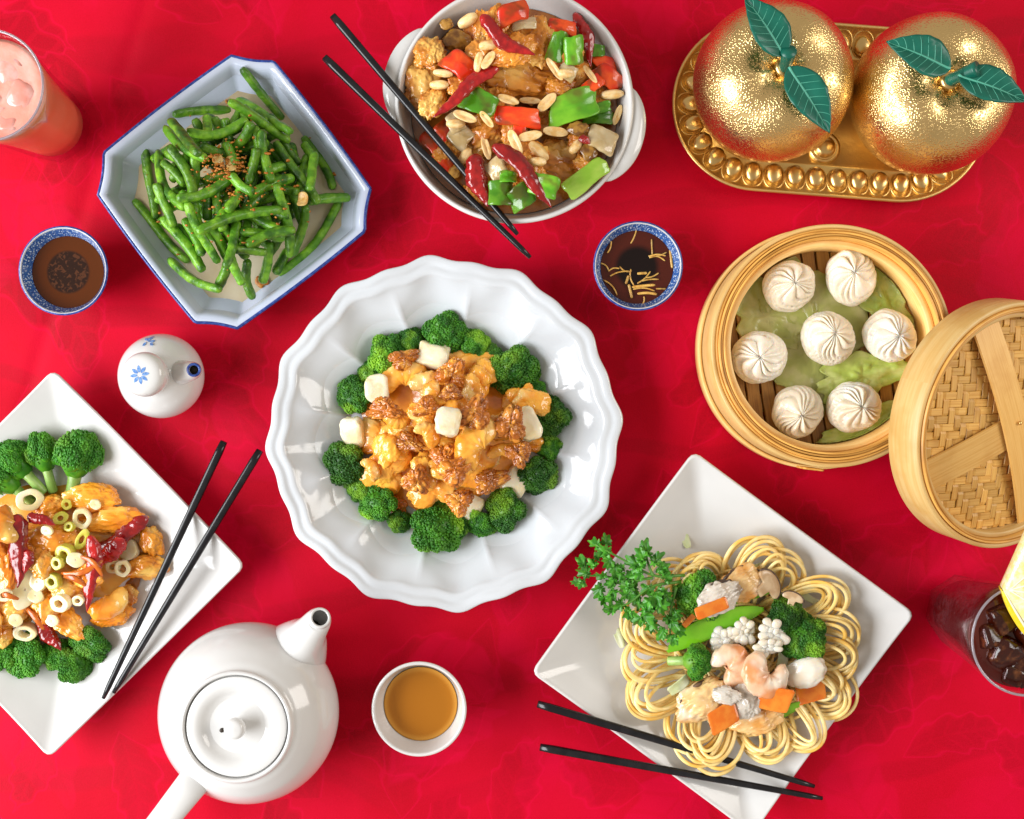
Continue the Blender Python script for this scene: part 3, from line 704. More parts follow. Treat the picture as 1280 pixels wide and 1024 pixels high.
# ------------------------------------------------------------------ drinks
def tumbler(px, py, label, mat, liq, lname, llabel, lz, cat):
    p = P(px, py, .125); p[2] = 0
    g = thing('tumbler', label, 'glass', p, group='faceted tumblers')
    n = 96; th = np.linspace(0, 2*PI, n, endpoint=False)
    octo = lambda k: 1/np.cos((th+PI/8+.2) % (PI/4)-PI/8)/1.045
    def ring(r, z, w_): return np.column_stack([r*np.cos(th)*(w_*octo(0)+1-w_), r*np.sin(th)*(w_*octo(0)+1-w_), np.full(n, z)])
    spec = [(.022, .0, 1), (.0262, .0012, 1), (.0275, .005, 1), (.0300, .045, 1), (.0325, .075, .75), (.0350, .095, .12), (.0368, .112, 0), (.0378, .1245, 0), (.0374, .1258, 0), (.0365, .1256, 0), (.0352, .111, 0), (.0333, .095, 0), (.0303, .075, 0), (.0274, .045, 0), (.0245, .012, 0), (.022, .0095, 0)]
    r = [np.array([[0, 0, .001]])]+[ring(*s) for s in spec]+[np.array([[0, 0, .009]])]
    obj('glass_wall', *loft(r), mat, g)
    obj('glass_rim_highlight', *lathe([(.0372+.0009*math.cos(q), .1256+.0009*math.sin(q)) for q in np.linspace(0, 2*PI, 13)], 96), MAT['rim'], g)  # ring added to carry the rim highlight in its colour
    ri = lambda z: np.interp(z, [.0095, .012, .045, .075, .095, .111, .1256], [.022, .0245, .0274, .0303, .0333, .0352, .0365])-.00025
    zs = [.0100, .012, .03, .045, .06, .075, .095, lz-.001, lz]
    v, f = lathe([(0, .0100)]+[(ri(z)*(.985 if i == len(zs)-1 else 1), z) for i, z in enumerate(zs)]+[(ri(lz)*.6, lz-.0003), (0, lz-.0003)], n)
    tag(obj(lname, v, f, liq, loc=p), llabel, cat)
    return p, ri
def icecube(seed, s):
    v, f = ico(3); q = np.sign(v)*np.abs(v)**.45; q /= np.abs(q).max()
    q = q*(1+.10*nz(v, 1.6, seed)[:, None]); return q*s, f
pG, ri = tumbler(-15, 107, 'tall faceted glass of pink lemonade at the upper left corner', MAT['glass'], MAT['pink'], 'pink_lemonade', 'cloudy coral pink lemonade inside the upper left glass', .1135, 'drink')
tag(obj('ice_froth', *lathe([(0, .1150)]+[(r, .1149+.0006*math.sin(r*700)) for r in np.linspace(.004, .032, 9)]+[(ri(.114)*.992, .1140), (.03, .1120), (0, .112)], 72), MAT['pinktop'], loc=pG), 'pale icy froth floating on the pink lemonade', 'froth')
for k, (x, y, s, r) in enumerate(((.010, .014, .0100, .3), (.017, -.004, .0115, 1.1), (-.002, -.010, .011, .6), (.008, -.022, .008, 1.6), (-.012, .010, .011, .2), (-.018, -.012, .010, .9))):
    o = obj('ice_cube', *icecube(k, s), MAT['pinkice'], loc=(pG[0]+x, pG[1]+y, .1150-s*.93), rot=(.12*math.sin(k), .12*math.cos(k*2), r))
    tag(o, ['ice cube near the top of the pink lemonade', 'ice cube at the right side of the pink lemonade', 'ice cube in the middle of the pink lemonade', 'small ice cube low in the pink lemonade surface', 'ice cube at the upper left of the pink lemonade', 'ice cube at the lower left of the pink lemonade'][k], 'ice', 'ice cubes in the pink lemonade')
pD, ri = tumbler(1284, 800, 'misted faceted glass of dark cola with lemon at the right edge', MAT['wetglass'], MAT['cola'], 'cola', 'dark brown cola inside the misted glass', .1130, 'drink')
for k, (x, y, s, r) in enumerate(((-.012, .012, .0105, .4), (-.010, -.010, .0115, 1.0), (-.020, .000, .0085, .1), (.004, -.022, .0105, .7), (.008, .004, .012, .5), (-.004, -.026, .0075, 1.3))):
    o = obj('ice_cube', *icecube(10+k, s), MAT['colaice'], loc=(pD[0]+x, pD[1]+y, .1155-s*.62), rot=(.3*math.sin(k*2), .3*math.cos(k*3), r))
    tag(o, ['ice cube under the lemon wedge in the cola', 'ice cube in the lower middle of the cola', 'small ice cube against the left rim of the cola', 'ice cube at the bottom of the cola surface', 'ice cube in the middle of the cola', 'smallest ice cube at the lower edge of the cola'][k], 'ice', 'ice cubes in the cola')
# lemon wedge hooked on the rim
pm_ = P(1253, 737, .131)
lw = thing('lemon_wedge', 'pale yellow lemon wedge hooked on the rim of the cola glass', 'lemon', pm_, (math.radians(10), math.radians(-12), math.radians(6)))
th = np.linspace(-1.12, 1.12, 24); ro_ = .046
sec = np.vstack([[[0, 0]], np.column_stack([ro_*np.cos(th), ro_*np.sin(th)])])
v, f = slab(resample(sec, 70), .014, bev=.06); v[:, :2] += resample(sec, 70).mean(0); v[:, 2] -= .012
obj('flesh', v, f, MAT['lemonflesh'], lw)
for a_ in (-.62, -.2, .2, .62):
    obj('membrane', *tube([[.004, 0, .0020], [ro_*.93*math.cos(a_), ro_*.93*math.sin(a_), .0020]], .0005, 6), MAT['lemonpith'], lw)
def rind_strip(p0, p1, out, wd, z0, z1):
    t = np.linspace(0, 1, 20)[:, None]; a0, a1 = np.array(p0), np.array(p1); m_ = a0+(a1-a0)*t; o_ = np.array(out)
    return loft([np.append(m_[0], 0)[None]]+[np.array([[*(q), z0], [*(q+o_*wd*math.sin(PI*(.1+.8*k/19))), z0], [*(q+o_*wd*math.sin(PI*(.1+.8*k/19))), z1], [*(q), z1]]) for k, q in enumerate(m_)]+[np.append(m_[-1], 0)[None]])
c1, s1 = math.cos(1.12), math.sin(1.12)
obj('rind', *rind_strip((.001, -.001), (ro_*c1, -ro_*s1), (-s1, -c1), .0050, -.012, -.0015), MAT['lemonrind'], lw)
obj('pith', *rind_strip((.001, -.0005), (ro_*c1, -ro_*s1), (-s1, -c1), .0016, -.0118, .0021), MAT['lemonpith'], lw)
obj('outer_rind', *loft([np.array([[r_*math.cos(t), r_*math.sin(t), z_] for r_, z_ in ((ro_-.001, -.0122), (ro_+.0018, -.0110), (ro_+.0018, .0008), (ro_-.001, .0022))]) for t in th]), MAT['lemonrind'], lw)

# ------------------------------------------------------------------ chopsticks
def chopstick(p0, p1, z0, z1, label, r0=.0031, r1=.0021):
    a, b = P(*p0, z0), P(*p1, z1); c = (a+b)/2
    t = np.linspace(0, 1, 24); path = a+(b-a)*t[:, None]-c
    def fun(th, u):                       # square butt end turning round towards the tip
        k = 1-sstep(.3, .75, u); return 1+k*(1/np.maximum(np.abs(np.cos(th)), np.abs(np.sin(th)))**.55-1)*.7
    v, f = tube(path, np.interp(t, [0, .02, .6, .98, 1], [r0*.85, r0, (r0+r1)/2+.0001, r1, r1*.7]), 20, fun=fun)
    tag(obj('chopstick', v, f, MAT['black'], loc=c), label, 'chopstick', 'black chopsticks')
chopstick((416, 20), (647, 293), .0640, .0640, 'black chopstick across the handled bowl, nearer the bowl centre')
chopstick((406, 72), (663, 322), .0640, .0640, 'black chopstick across the handled bowl, nearer the bean dish')
chopstick((280, 552), (129, 873), .0300, .0290, 'left one of the two black chopsticks on the orange chicken plate')
chopstick((325, 563), (142, 866), .0305, .0290, 'right one of the two black chopsticks on the orange chicken plate')
chopstick((672, 880), (1018, 983), .0285, .0290, 'black chopstick passing beneath the edge of the noodle nest')
chopstick((675, 934), (1028, 998), .0285, .0290, 'black chopstick below the noodle nest, nearest the bottom edge')

# ------------------------------------------------------------------ gold tray and two gold fruit boxes
pY = P(1036, 139, .008); pY[2] = 0; A_Y = math.radians(-4.5)
gt = thing('gold_tray', 'long gold tray with egg-shaped bosses under the two gold fruits', 'tray', pY, (0, 0, A_Y))
HL = .0545
def stad(rad, z, n=72):
    th = np.linspace(-PI/2, PI/2, n//2)
    return np.vstack([np.column_stack([HL+rad*np.cos(th), rad*np.sin(th), np.full(len(th), z)]), np.column_stack([-HL-rad*np.cos(th), -rad*np.sin(th), np.full(len(th), z)])])
pr = [(.050, .001), (.058, 0), (.063, .003), (.0662, .0105), (.0668, .0128), (.0655, .0138), (.0640, .0128), (.0615, .0100), (.0560, .0072), (.0450, .0056), (.0425, .0066), (.0410, .0066), (.0395, .0052), (.02, .005)]
v, f = loft([stad(*q) for q in pr]); nb = 72
last = len(v)-nb
v = np.vstack([v, [[HL, 0, .005], [-HL, 0, .005]]])
f += [(last+i, last+i+1, len(v)-2) for i in range(35)]+[(last+36+i, last+37+i, len(v)-1) for i in range(35)]
f += [(last+35, last+36, len(v)-1, len(v)-2), (last+71, last, len(v)-2, len(v)-1)]
obj('tray_body', v, f, MAT['goldtray'], gt)
th = np.linspace(0, 2*PI, 29)
ringv = np.column_stack([.0103*np.cos(th)*(1-.06*np.cos(th)), .0079*np.sin(th), np.zeros(29)])
rm = mesh(*tube(ringv, .0007, 6, cap=False), True, 'egg_ring'); rm.materials.append(MAT['goldtray'])
v, f = ico(3); v = v*(1-.12*v[:, :1]*[0, 1, 0])*[.0080, .0062, .0034]; v[:, 2] += .0012
bm_ = mesh(v, f, True, 'egg_boss'); bm_.materials.append(MAT['gold'])
rr0 = .0535; per = 4*HL+2*PI*rr0; nE = 34
for k in range(nE):
    s_ = k*per/nE
    if s_ < 2*HL: x, y, a = -HL+s_, -rr0, -PI/2
    elif s_ < 2*HL+PI*rr0: t = (s_-2*HL)/rr0-PI/2; x, y, a = HL+rr0*math.cos(t), rr0*math.sin(t), t
    elif s_ < 4*HL+PI*rr0: x, y, a = HL-(s_-2*HL-PI*rr0), rr0, PI/2
    else: t = (s_-4*HL-PI*rr0)/rr0+PI/2; x, y, a = -HL+rr0*math.cos(t), rr0*math.sin(t), t
    o = obj('egg_ring', rm, None, None, gt, (x, y, .0080), (0, -.27, a)); o2 = obj('egg_boss', bm_, None, None, gt, (x-.002*math.cos(a), y-.002*math.sin(a), .0076), (0, 0, a))
v, f = lathe(smooth_prof([(0, 0), (.0115, 0), (.0120, .0015), (.0105, .003), (.0085, .0028), (.0075, .0045), (.005, .0068), (0, .0075)], 4), 40)
obj('round_boss', v, f, MAT['gold'], gt, (-.001, -.028, .0052)); obj('round_boss', v, f, MAT['gold'], gt, (.001, .030, .0052))
AP = smooth_prof([(.0, .0), (.020, .0), (.028, .002), (.043, .0125), (.0530, .0270), (.0573, .0430), (.0572, .0560), (.0530, .0720), (.0440, .0850), (.0330, .0920), (.0230, .0938), (.0145, .0918), (.0080, .0872), (.0035, .0830), (0, .0815)], 7)
def fruit(px, py, label, leaves, knob, rz):
    p = P(px, py, .056); p[2] = .0055
    t = thing('gold_fruit_box', label, 'ornament', p, (0, 0, 0), 'gold fruit boxes')
    def fun(th, r, z, k): return r*(1+.012*np.cos(5*(th+rz))*sstep(.05, .09, z)), z+.0012*np.cos(5*(th+rz))*sstep(.07, .09, z)
    cut = next(i for i, q in enumerate(AP) if q[1] > .018)
    obj('lower_bowl', *lathe(list(AP[:cut])+[(AP[cut][0]-.0010, AP[cut][1])], 120, fun), MAT['gold'], t)
    obj('stippled_shell', *lathe([(AP[cut][0]-.002, AP[cut][1]-.0002)]+list(AP[cut:]), 120, fun), MAT['golddots'], t)
    kb_ = np.array(P(*knob, .112))-p
    stp = smooth_prof3(np.array([[0, 0, .080], [0, 0, .090], kb_*[.45, .45, 0]+[0, 0, .0985], kb_*[1, 1, 0]+[0, 0, kb_[2]]]), 6)
    st = obj('stem', *tube(stp, np.interp(np.linspace(0, 1, len(stp)), [0, .5, .8, 1], [.0046, .0042, .0050, .0056]), 16), MAT['leafg'], t)
    obj('stem_collar', *tube([[0, 0, .083], [0, 0, .088], [0, 0, .0900]], [.0075, .0070, .0052], 24), MAT['gold'], t)
    for (b0, b1, wd, z0, z1, roll) in leaves:
        a, b = P(*b0, z0)-p, P(*b1, z1)-p
        L = np.linalg.norm(b-a); ex = (b-a)/L; ey = np.cross([0, 0, 1], ex); ey /= np.linalg.norm(ey); ez = np.cross(ex, ey)
        ey, ez = ey*math.cos(roll)+ez*math.sin(roll), ez*math.cos(roll)-ey*math.sin(roll)
        wd_ = wd*S*.88
        nu, nw = 22, 13; g = []
        def surf(u, q):
            wv_ = wd_*(math.sin(PI*u**.82)**.85 if 0 < u < 1 else 0)*(1-.25*u)+.0009*(1-u)
            return a+ex*L*u+ey*wv_*q+ez*(.0052*math.sin(PI*u)-.0042*(1-abs(q))**1.6*math.sin(PI*min(1, u*1.02))**.5+.0006*math.sin(u*34-abs(q)*9)*abs(q)*math.sin(PI*u))
        for i in range(nu):
            for j in range(nw): g.append(surf(i/(nu-1), -1+2*j/(nw-1)))
        fl = [(i*nw+j, (i+1)*nw+j, (i+1)*nw+j+1, i*nw+j+1) for i in range(nu-1) for j in range(nw-1)]
        lf = solid(obj('leaf', np.array(g), fl, MAT['leafg'], t), .0010)
        vv = [tube([surf(u, 0)+ez*.0005 for u in np.linspace(0, .98, 20)], np.linspace(.0011, .0003, 20), 6)]
        obj('midrib', *join(*vv), MAT['leafv'], lf)
        vv = []
        for u in np.linspace(.14, .8, 7):
            for sgn in (-1, 1): vv.append(tube([surf(u+.13*q, sgn*q*.9)+ez*.0005 for q in np.linspace(0, 1, 8)], np.linspace(.00030, .00012, 8), 4))
        obj('side_veins', *join(*vv), MAT['leafv'], lf)
fruit(966, 102, 'left gold stippled fruit box, its two green leaves pointing up-left and down', [((981, 70), (931, -4), 27, .110, .112, .15), ((986, 84), (1037, 166), 27, .108, .106, -.1)], (986, 64), .3)
fruit(1164.5, 118, 'right gold stippled fruit box, its green leaves pointing left and right', [((1188, 86), (1108, 52), 27, .110, .112, .1), ((1198, 94), (1284, 127), 25, .109, .108, -.15)], (1222, 86), 1.1)

# ------------------------------------------------------------------ bamboo steamer
pS = P(1016, 437, 0); SR = .0885; SF = .026
stm = thing('bamboo_steamer', 'round open bamboo steamer basket holding seven dumplings', 'steamer', pS, (0, 0, .9))
def hoopprof(r0, r1, z0, z1, e=.0006):
    return [(r0, z0), (r1-e, z0), (r1, z0+e), (r1, z1-e), (r1-e, z1), (r0+e, z1), (r0, z1-e), (r0, z0)]
def wob(amp, ph):
    return lambda th, r, z, k: (r*(1+amp*np.sin(2*th+ph)+amp*.5*np.sin(5*th+ph*2)), z)
obj('outer_hoop', *lathe(hoopprof(.0852, SR, .0, .0570), 160, wob(.003, .4)), MAT['hooplight'], stm)
for k, (a, b, z0, z1) in enumerate(((.0834, .0850, .010, .0588), (.0816, .0832, .012, .0604), (.0797, .0813, .012, .0598), (.0778, .0794, .014, .0606))):
    obj('rim_layer', *lathe(hoopprof(a, b, z0, z1, .0004), 160, wob(.0022, .4+k*.9)), MAT['hoop'], stm)
obj('inner_hoop', *lathe(hoopprof(.0728, .0776, .012, .0520), 160, wob(.002, 2)), MAT['hooplight'], stm)
obj('lower_band', *lathe(hoopprof(SR+.0004, SR+.0032, .0, .016), 160, wob(.003, .4)), MAT['hooplight'], stm)
v, f = slab(rrect(.0075, .014, .002), .0016); obj('hoop_seam', v, f, MAT['hoop'], stm, (-(SR+.0018)*math.cos(.55), -(SR+.0018)*math.sin(.55)*-1*-1, .036), (PI/2, 0, math.radians(-58)))
# slats across the floor
ga = math.radians(98)-.9; nS = 13; wS = .0108
for k in range(nS):
    d = (k-(nS-1)/2)*(2*.0715/nS); hl = math.sqrt(max(.0735**2-d*d, .0001))
    u = np.linspace(-1, 1, 25)
    w_ = wS/2*(1-.10*np.cos(u*9+k*1.3)**2)
    vv = []; 
    for uu, ww in zip(u, w_):
        zz = .0007*math.sin(uu*7+k*2); vv.append(np.array([[uu*hl, -ww, SF-.003+zz], [uu*hl, ww, SF-.003+zz], [uu*hl, ww*.9, SF+zz], [uu*hl, -ww*.9, SF+zz]]))
    v, f = loft([vv[0].mean(0)[None]]+vv+[vv[-1].mean(0)[None]])
    obj('slat', v, f, MAT['slat'], stm, (-d*math.sin(ga), d*math.cos(ga), 0), (0, 0, ga), smooth=False)
for d in (-.035, .035):
    v, f = slab(rrect(math.sqrt(.073**2-d*d), .007, .001), .004); obj('cross_bar', v, f, MAT['slat'], stm, (d*math.cos(ga), d*math.sin(ga), SF-.0078), (0, 0, ga+PI/2))
# lettuce lining
def lettuce(px, py, rx, ry, rot, seed, label, mat=None, z=SF+.0012, ruff=1.0):
    n, m_ = 64, 14; th = np.linspace(0, 2*PI, n, endpoint=False); rings = []
    c = P(px, py, z); R = np.array([[math.cos(rot), -math.sin(rot)], [math.sin(rot), math.cos(rot)]])
    for i in range(m_+1):
        t = i/m_
        e = 1+.16*np.sin(3*th+seed)+.10*np.sin(7*th+seed*2)+.06*np.sin(13*th+seed*3)
        q = np.column_stack([rx*t*e*np.cos(th), ry*t*e*np.sin(th)])@R.T
        zz = np.array([noise.noise(Vector((a*85+seed, b*85, seed)))*.0026+abs(noise.noise(Vector((a*190, b*190+seed, seed))))*.0030 for a, b in q])*ruff
        zz += .0009*np.sin(th*17+seed)*t**3*ruff+.0016*np.exp(-(q@np.array([math.sin(rot), -math.cos(rot)])/.003)**2)
        rings.append(np.column_stack([q, np.abs(zz)]))
    v, f = loft([rings[0].mean(0)[None]]+rings[1:]); f = [q[::-1] for q in f]
    # keep the sheet inside the basket
    w_ = v[:, :2]+c[:2]-pS[:2]; r = np.hypot(w_[:, 0], w_[:, 1]); k = np.minimum(1, .0715/np.maximum(r, 1e-6)); v[:, :2] = w_*k[:, None]-(c[:2]-pS[:2]); v[:, 2] += np.maximum(r-.069, 0)*.35
    o = solid(obj('lettuce_leaf', v, f, mat or MAT['lettuce'], loc=c), .0005, 1); tag(o, label, 'lettuce', 'lettuce leaves lining the steamer'); return o
lettuce(1105, 375, .036, .017, math.radians(-62), 1.3, 'lettuce leaf under the right dumplings in the steamer')
lettuce(1085, 535, .038, .014, math.radians(18), 4.1, 'lettuce leaf at the bottom right of the steamer', z=SF+.0022)
lettuce(1015, 415, .056, .036, math.radians(100), 6.2, 'thin brownish lettuce leaf spread under the middle dumpling', MAT['lettucethin'], z=SF+.0006, ruff=.9)
lettuce(1075, 470, .036, .016, math.radians(12), 2.2, 'crinkled bright lettuce leaf between the middle and lower dumplings', z=SF+.003)
lettuce(960, 395, .028, .034, math.radians(30), 8.4, 'dull green lettuce leaf at the left of the steamer', MAT['lettucethin'], z=SF+.0009, ruff=.9)

def dumpling(n, tw, seed, lean):
    prof = smooth_prof([(0, 0), (.70, 0), (.90, .09), (1.0, .36), (.985, .64), (.88, .92), (.68, 1.17), (.45, 1.34), (.26, 1.44), (.17, 1.48), (.10, 1.47), (.04, 1.44), (0, 1.43)], 4)
    def fun(th, r, z, k):
        q = sstep(.25, 1.2, z[0]) if hasattr(z, '__len__') else 0
        u = n/2*(th+tw*q*1.5+.24*np.sin(2*th+seed)+.15*np.sin(3*th+seed*2)+.07*np.sin(5*th+seed*3))
        s_ = np.abs(np.sin(u))**.65; sk = np.sin(2*u)*.5
        a = (.01+.24*q)*sstep(.25, .8, z[0])
        amp = 1+.35*np.sin(th*1+seed)+.25*np.sin(3*th+seed)+.2*np.sin(7*th+seed)
        r2 = r*(1-a*amp*(1-s_)+.03*sk*q)*(1+.03*np.sin(2*th+seed))
        z2 = z+.12*q*(s_-.6)*amp+.03*np.sin(2*th+seed)*q+.02*np.sin(3*th+seed)*q
        return r2, z2
    v, f = lathe(prof, 210, fun)
    v[:, 0] += lean[0]*sstep(.4, 1.5, v[:, 2]); v[:, 1] += lean[1]*sstep(.4, 1.5, v[:, 2])
    v = v*(1+.07*nz(v, 1.5, seed)+.02*nz(v, 5, seed))[:, None]
    return v, f
DPS = [Proto((None, dumpling(n, tw, sd_, ln), MAT['dough'])) for n, tw, sd_, ln in ((13, .9, 1.0, (.06, .02)), (12, .7, 2.4, (.16, .06)), (14, 1.0, 4.0, (.14, .10)), (13, .8, 5.5, (.02, -.12)), (12, 1.1, 7.1, (.14, .04)), (14, .7, 8.3, (.16, -.10)), (13, .95, 9.9, (-.05, .10)))]
SRr = {0: 'at the upper left of', 1: 'at the upper right of'}
for k, (px, py, r, pi_, rz, lab) in enumerate(((988, 357, 33.5, 0, .4, 'pleated white dumpling at the upper left of the steamer'), (1066, 347, 34.5, 1, 2.0, 'pleated white dumpling at the top right of the steamer'), (1037, 423, 36, 1, .6, 'largest pleated white dumpling, in the middle of the steamer'), (1115, 419, 33.5, 2, 1.0, 'pleated white dumpling at the right of the steamer, near the lid'), (950, 446, 34, 3, 3.2, 'pleated white dumpling at the far left of the steamer'), (999, 514, 34.5, 2, 5.0, 'pleated white dumpling at the lower left of the steamer'), (1069, 509, 35, 0, 4.2, 'pleated white dumpling at the bottom right of the steamer'))):
    z = SF+.0025; rr = r*.965*S*(H-.045)/H
    pr_ = DPS[k]; p = P(px, py, .043); p[2] = z
    o = obj('soup_dumpling', pr_.parts[0][1], None, None, loc=p, rot=(0, 0, rz)); o.scale = (rr*100*(1+.05*math.sin(k*2.1)), rr*100*(1-.04*math.sin(k*1.3)), rr*(90+6*math.sin(k*1.9))); tag(o, lab, 'dumpling', 'dumplings in the steamer')

# ------------------------------------------------------------------ steamer lid leaning on the basket
LR = .0905; LH = .030; AL = math.radians(27); LD = math.radians(-22)     # tilt and the way it slopes down
Rl = Matrix.Rotation(LD, 3, 'Z')@Matrix.Rotation(AL, 3, 'Y')
lc = np.array([.3495, -.0075, 0]); lc[2] = LR*math.sin(AL)
lid = thing('steamer_lid', 'round bamboo steamer lid leaning on the basket at the right edge', 'lid', lc, Rl.to_euler())
obj('outer_hoop', *lathe(hoopprof(.0868, LR, 0, LH-.001, .0008), 160, wob(.002, .3)), MAT['hooplight'], lid)
for k, (a, b, z1) in enumerate(((.0850, .0866, LH+.0008), (.0832, .0848, LH+.0002))):
    obj('rim_layer', *lathe(hoopprof(a, b, .004, z1, .0004), 160, wob(.0018, .3+k)), MAT['hoop'], lid)
obj('inner_hoop', *lathe(hoopprof(.0792, .083, .004, LH-.0035), 160, wob(.0018, 1.2)), MAT['hooplight'], lid)
panel_r = .0788; WZ = .0165
def domez(x, y): return WZ+.0045*np.cos(np.clip(np.hypot(x, y)/panel_r, 0, 1)*PI/2)
bk = obj('panel_backing', *lathe([(0, WZ+.0025), (.03, WZ+.0019), (.055, WZ+.0003), (panel_r, WZ-.0018), (panel_r, WZ-.003), (0, WZ)], 64), MAT['slat'], lid)
sw_ = .0057; na = int(2*panel_r/sw_)
for dirn in (0, 1):
    for k in range(na):
        d = (k-(na-1)/2)*sw_; hl = math.sqrt(max(panel_r**2-d*d, 0))
        if hl < .012: continue
        rows = []
        m_ = max(5, int(2*hl/(sw_/2)))
        for xx in np.linspace(-hl, hl, m_):
            j = int(round(xx/sw_+(na-1)/2)); 
            over = ((j+k) % 4 < 2) if dirn == 0 else ((j+k) % 4 >= 2)
            zz = (.0007 if over else -.0006)
            wx, wy = (xx, d) if dirn == 0 else (d, xx)
            b0 = float(domez(wx, wy))+zz; h_ = sw_*.485
            rows.append(np.array([[xx, -h_, b0-.0003], [xx, h_, b0-.0003], [xx, h_*.9, b0+.0002], [xx, -h_*.9, b0+.0002]]))
        v, f = loft([rows[0].mean(0)[None]]+rows+[rows[-1].mean(0)[None]])
        wa = math.radians(22)
        R0 = (0, d) if dirn == 0 else (d, 0)
        # strips run along local x; the second set is turned a right angle
        if dirn == 0: o = obj('woven_strip', v, f, MAT['weave'], bk, (-d*math.sin(wa), d*math.cos(wa), 0), (0, 0, wa), smooth=False)
        else: o = obj('woven_strip', v*np.array([1, -1, 1]), [q[::-1] for q in f], MAT['weave'], bk, (d*math.cos(wa), d*math.sin(wa), 0), (0, 0, wa+PI/2), smooth=False)
def strap(a0, off, wd, zo):
    hl = math.sqrt(.0795**2-off*off); rows = []
    for u in np.linspace(-1, 1, 33):
        x = u*hl; z = float(domez(x*.97, off))+zo+.0030*(1-u*u)
        rows.append(np.array([[x, off-wd/2, z], [x, off+wd/2, z], [x, off+wd/2-.0006, z+.0013], [x, off-wd/2+.0006, z+.0013]]))
    v, f = loft([rows[0].mean(0)[None]]+rows+[rows[-1].mean(0)[None]])
    return obj('strap', v, f, MAT['strap'], lid, (0, 0, 0), (0, 0, a0), smooth=False)
strap(math.radians(24)-LD+math.radians(0), -.004, .024, .0010)
s2 = strap(math.radians(-66)-LD, .002, .024, .0042)
v, f = lathe([(0, .0012), (.0011, .0010), (.0016, 0), (0, -.0004)], 14)
obj('rivet', v, f, MAT['gold'], lid, (.002, .004, WZ+.0145))

# ================================================================== food
# ---- unit shapes (half extent about 1)
def blob(seed, s=(1, 1, .7), amp=.22, f1=1.3, fine=.07, sub=4):
    v, f = ico(sub)
    d = amp*nz(v, f1, seed)+amp*.5*nz(v, f1*2.3, seed+3)+fine*1.6*np.abs(nz(v, 4.5, seed+5))+fine*nz(v, 9, seed+8)+fine*.6*np.abs(nz(v, 17, seed+4))
    return v*(1+d)[:, None]*np.array(s), f
def lumpy(seed, n=9, s=(1, .8, .6), amp=.12):
    """batter-coated lump: smooth union of balls, cast onto a sphere of directions"""
    r = np.random.default_rng(seed); v, f = ico(5)
    c = r.normal(size=(n, 3)); c /= np.linalg.norm(c, axis=1)[:, None]; c *= .62; rad = r.uniform(.28, .48, n)
    d = np.full(len(v), .55)
    for ci, ri_ in zip(c, rad):
        b = v@ci; q = b*b-(ci@ci-ri_*ri_); h = np.where(q > 0, b+np.sqrt(np.maximum(q, 0)), 0); h = np.where(b > 0, h, 0)
        d = np.log(np.exp(9*d)+np.exp(9*h))/9
    d *= 1+amp*.8*nz(v, 4.0, seed)+.16*np.abs(nz(v, 7.5, seed+2))+.05*nz(v, 16, seed+6)
    return v*d[:, None]*np.array(s), f
def walnut(seed):
    v, f = ico(5)
    w1 = np.column_stack([nz(v, 1.7, seed), nz(v, 1.7, seed+11), nz(v, 1.7, seed+23)])
    q = v*[1, 1, .9]+.35*w1
    a = np.abs(nz(q, 2.6, seed+2)); b = np.abs(nz(q, 4.6, seed+5))
    d = .72+.34*sstep(.02, .30, a)+.12*sstep(.0, .25, b)-.26*np.exp(-(v[:, 1]/.09)**2)+.05*nz(v, 11, seed)
    out = 1+.18*np.sin(3*np.arctan2(v[:, 1], v[:, 0])+seed)
    return v*(d*out)[:, None]*[1.0, .82, .52], f
def curl(seed, turn=4.0, r0=.55, thick=.46, segs=True, flat=.85, rough=False):
    """a curled tapering body (shrimp)"""
    r = np.random.default_rng(seed); n = 60; t = np.linspace(0, 1, n); a = turn*t-turn/2
    rad = r0*(1-.18*t); p = np.column_stack([rad*np.cos(a), rad*np.sin(a), .08*np.sin(3*t+seed)])
    R = thick*np.interp(t, [0, .05, .2, .55, .85, .97, 1], [.35, .72, 1.0, .9, .60, .38, .12])
    if segs: R = R*(1+.07*np.abs(np.sin(t*PI*6.5)))
    v, f = tube(p, R, 34, flat=flat)
    d = .10*nz(v, 3.2, seed)+.06*np.abs(nz(v, 7, seed+4))*(2 if rough else 1)+(.04*nz(v, 14, seed) if rough else 0)
    c = v.mean(0); v = v+(v-c)*d[:, None]
    return v, f
def cube(seed, s=(1, 1, .8), rnd=.33):
    v, f = ico(4); q = np.sign(v)*np.abs(v)**(rnd+.16); q /= np.abs(q).max(0)
    q = q*(1+.26*nz(q, .9, seed)[:, None]+.09*nz(q, 2.4, seed+2)[:, None]+.03*nz(q, 7, seed)[:, None])
    q[:, 0] += .14*q[:, 1]*math.sin(seed); return q*np.array(s), f
def pepper(seed, a=1, b=.8, bend=.5, h=.26):
    r = np.random.default_rng(seed); o = resample(rrect(a, b, .16, 5), 44)
    o = o*(1+.07*np.sin(2*np.arctan2(o[:, 1], o[:, 0])+seed)+.05*np.sin(3*np.arctan2(o[:, 1], o[:, 0])+seed*2)+.02*np.sin(9*np.arctan2(o[:, 1], o[:, 0])+seed))[:, None]; o[:, 0] += .18*o[:, 1]*math.sin(seed*1.7)
    def bd_(v):
        v[:, 2] += bend*.8*(.5-v[:, 0]**2)+.16*np.sin(v[:, 1]*2.2+seed)+.12*nz(v, 1.6, seed)+.03*nz(v, 5, seed); return v
    return slab(o, h, bd_, (.25, .5, .75), .10)
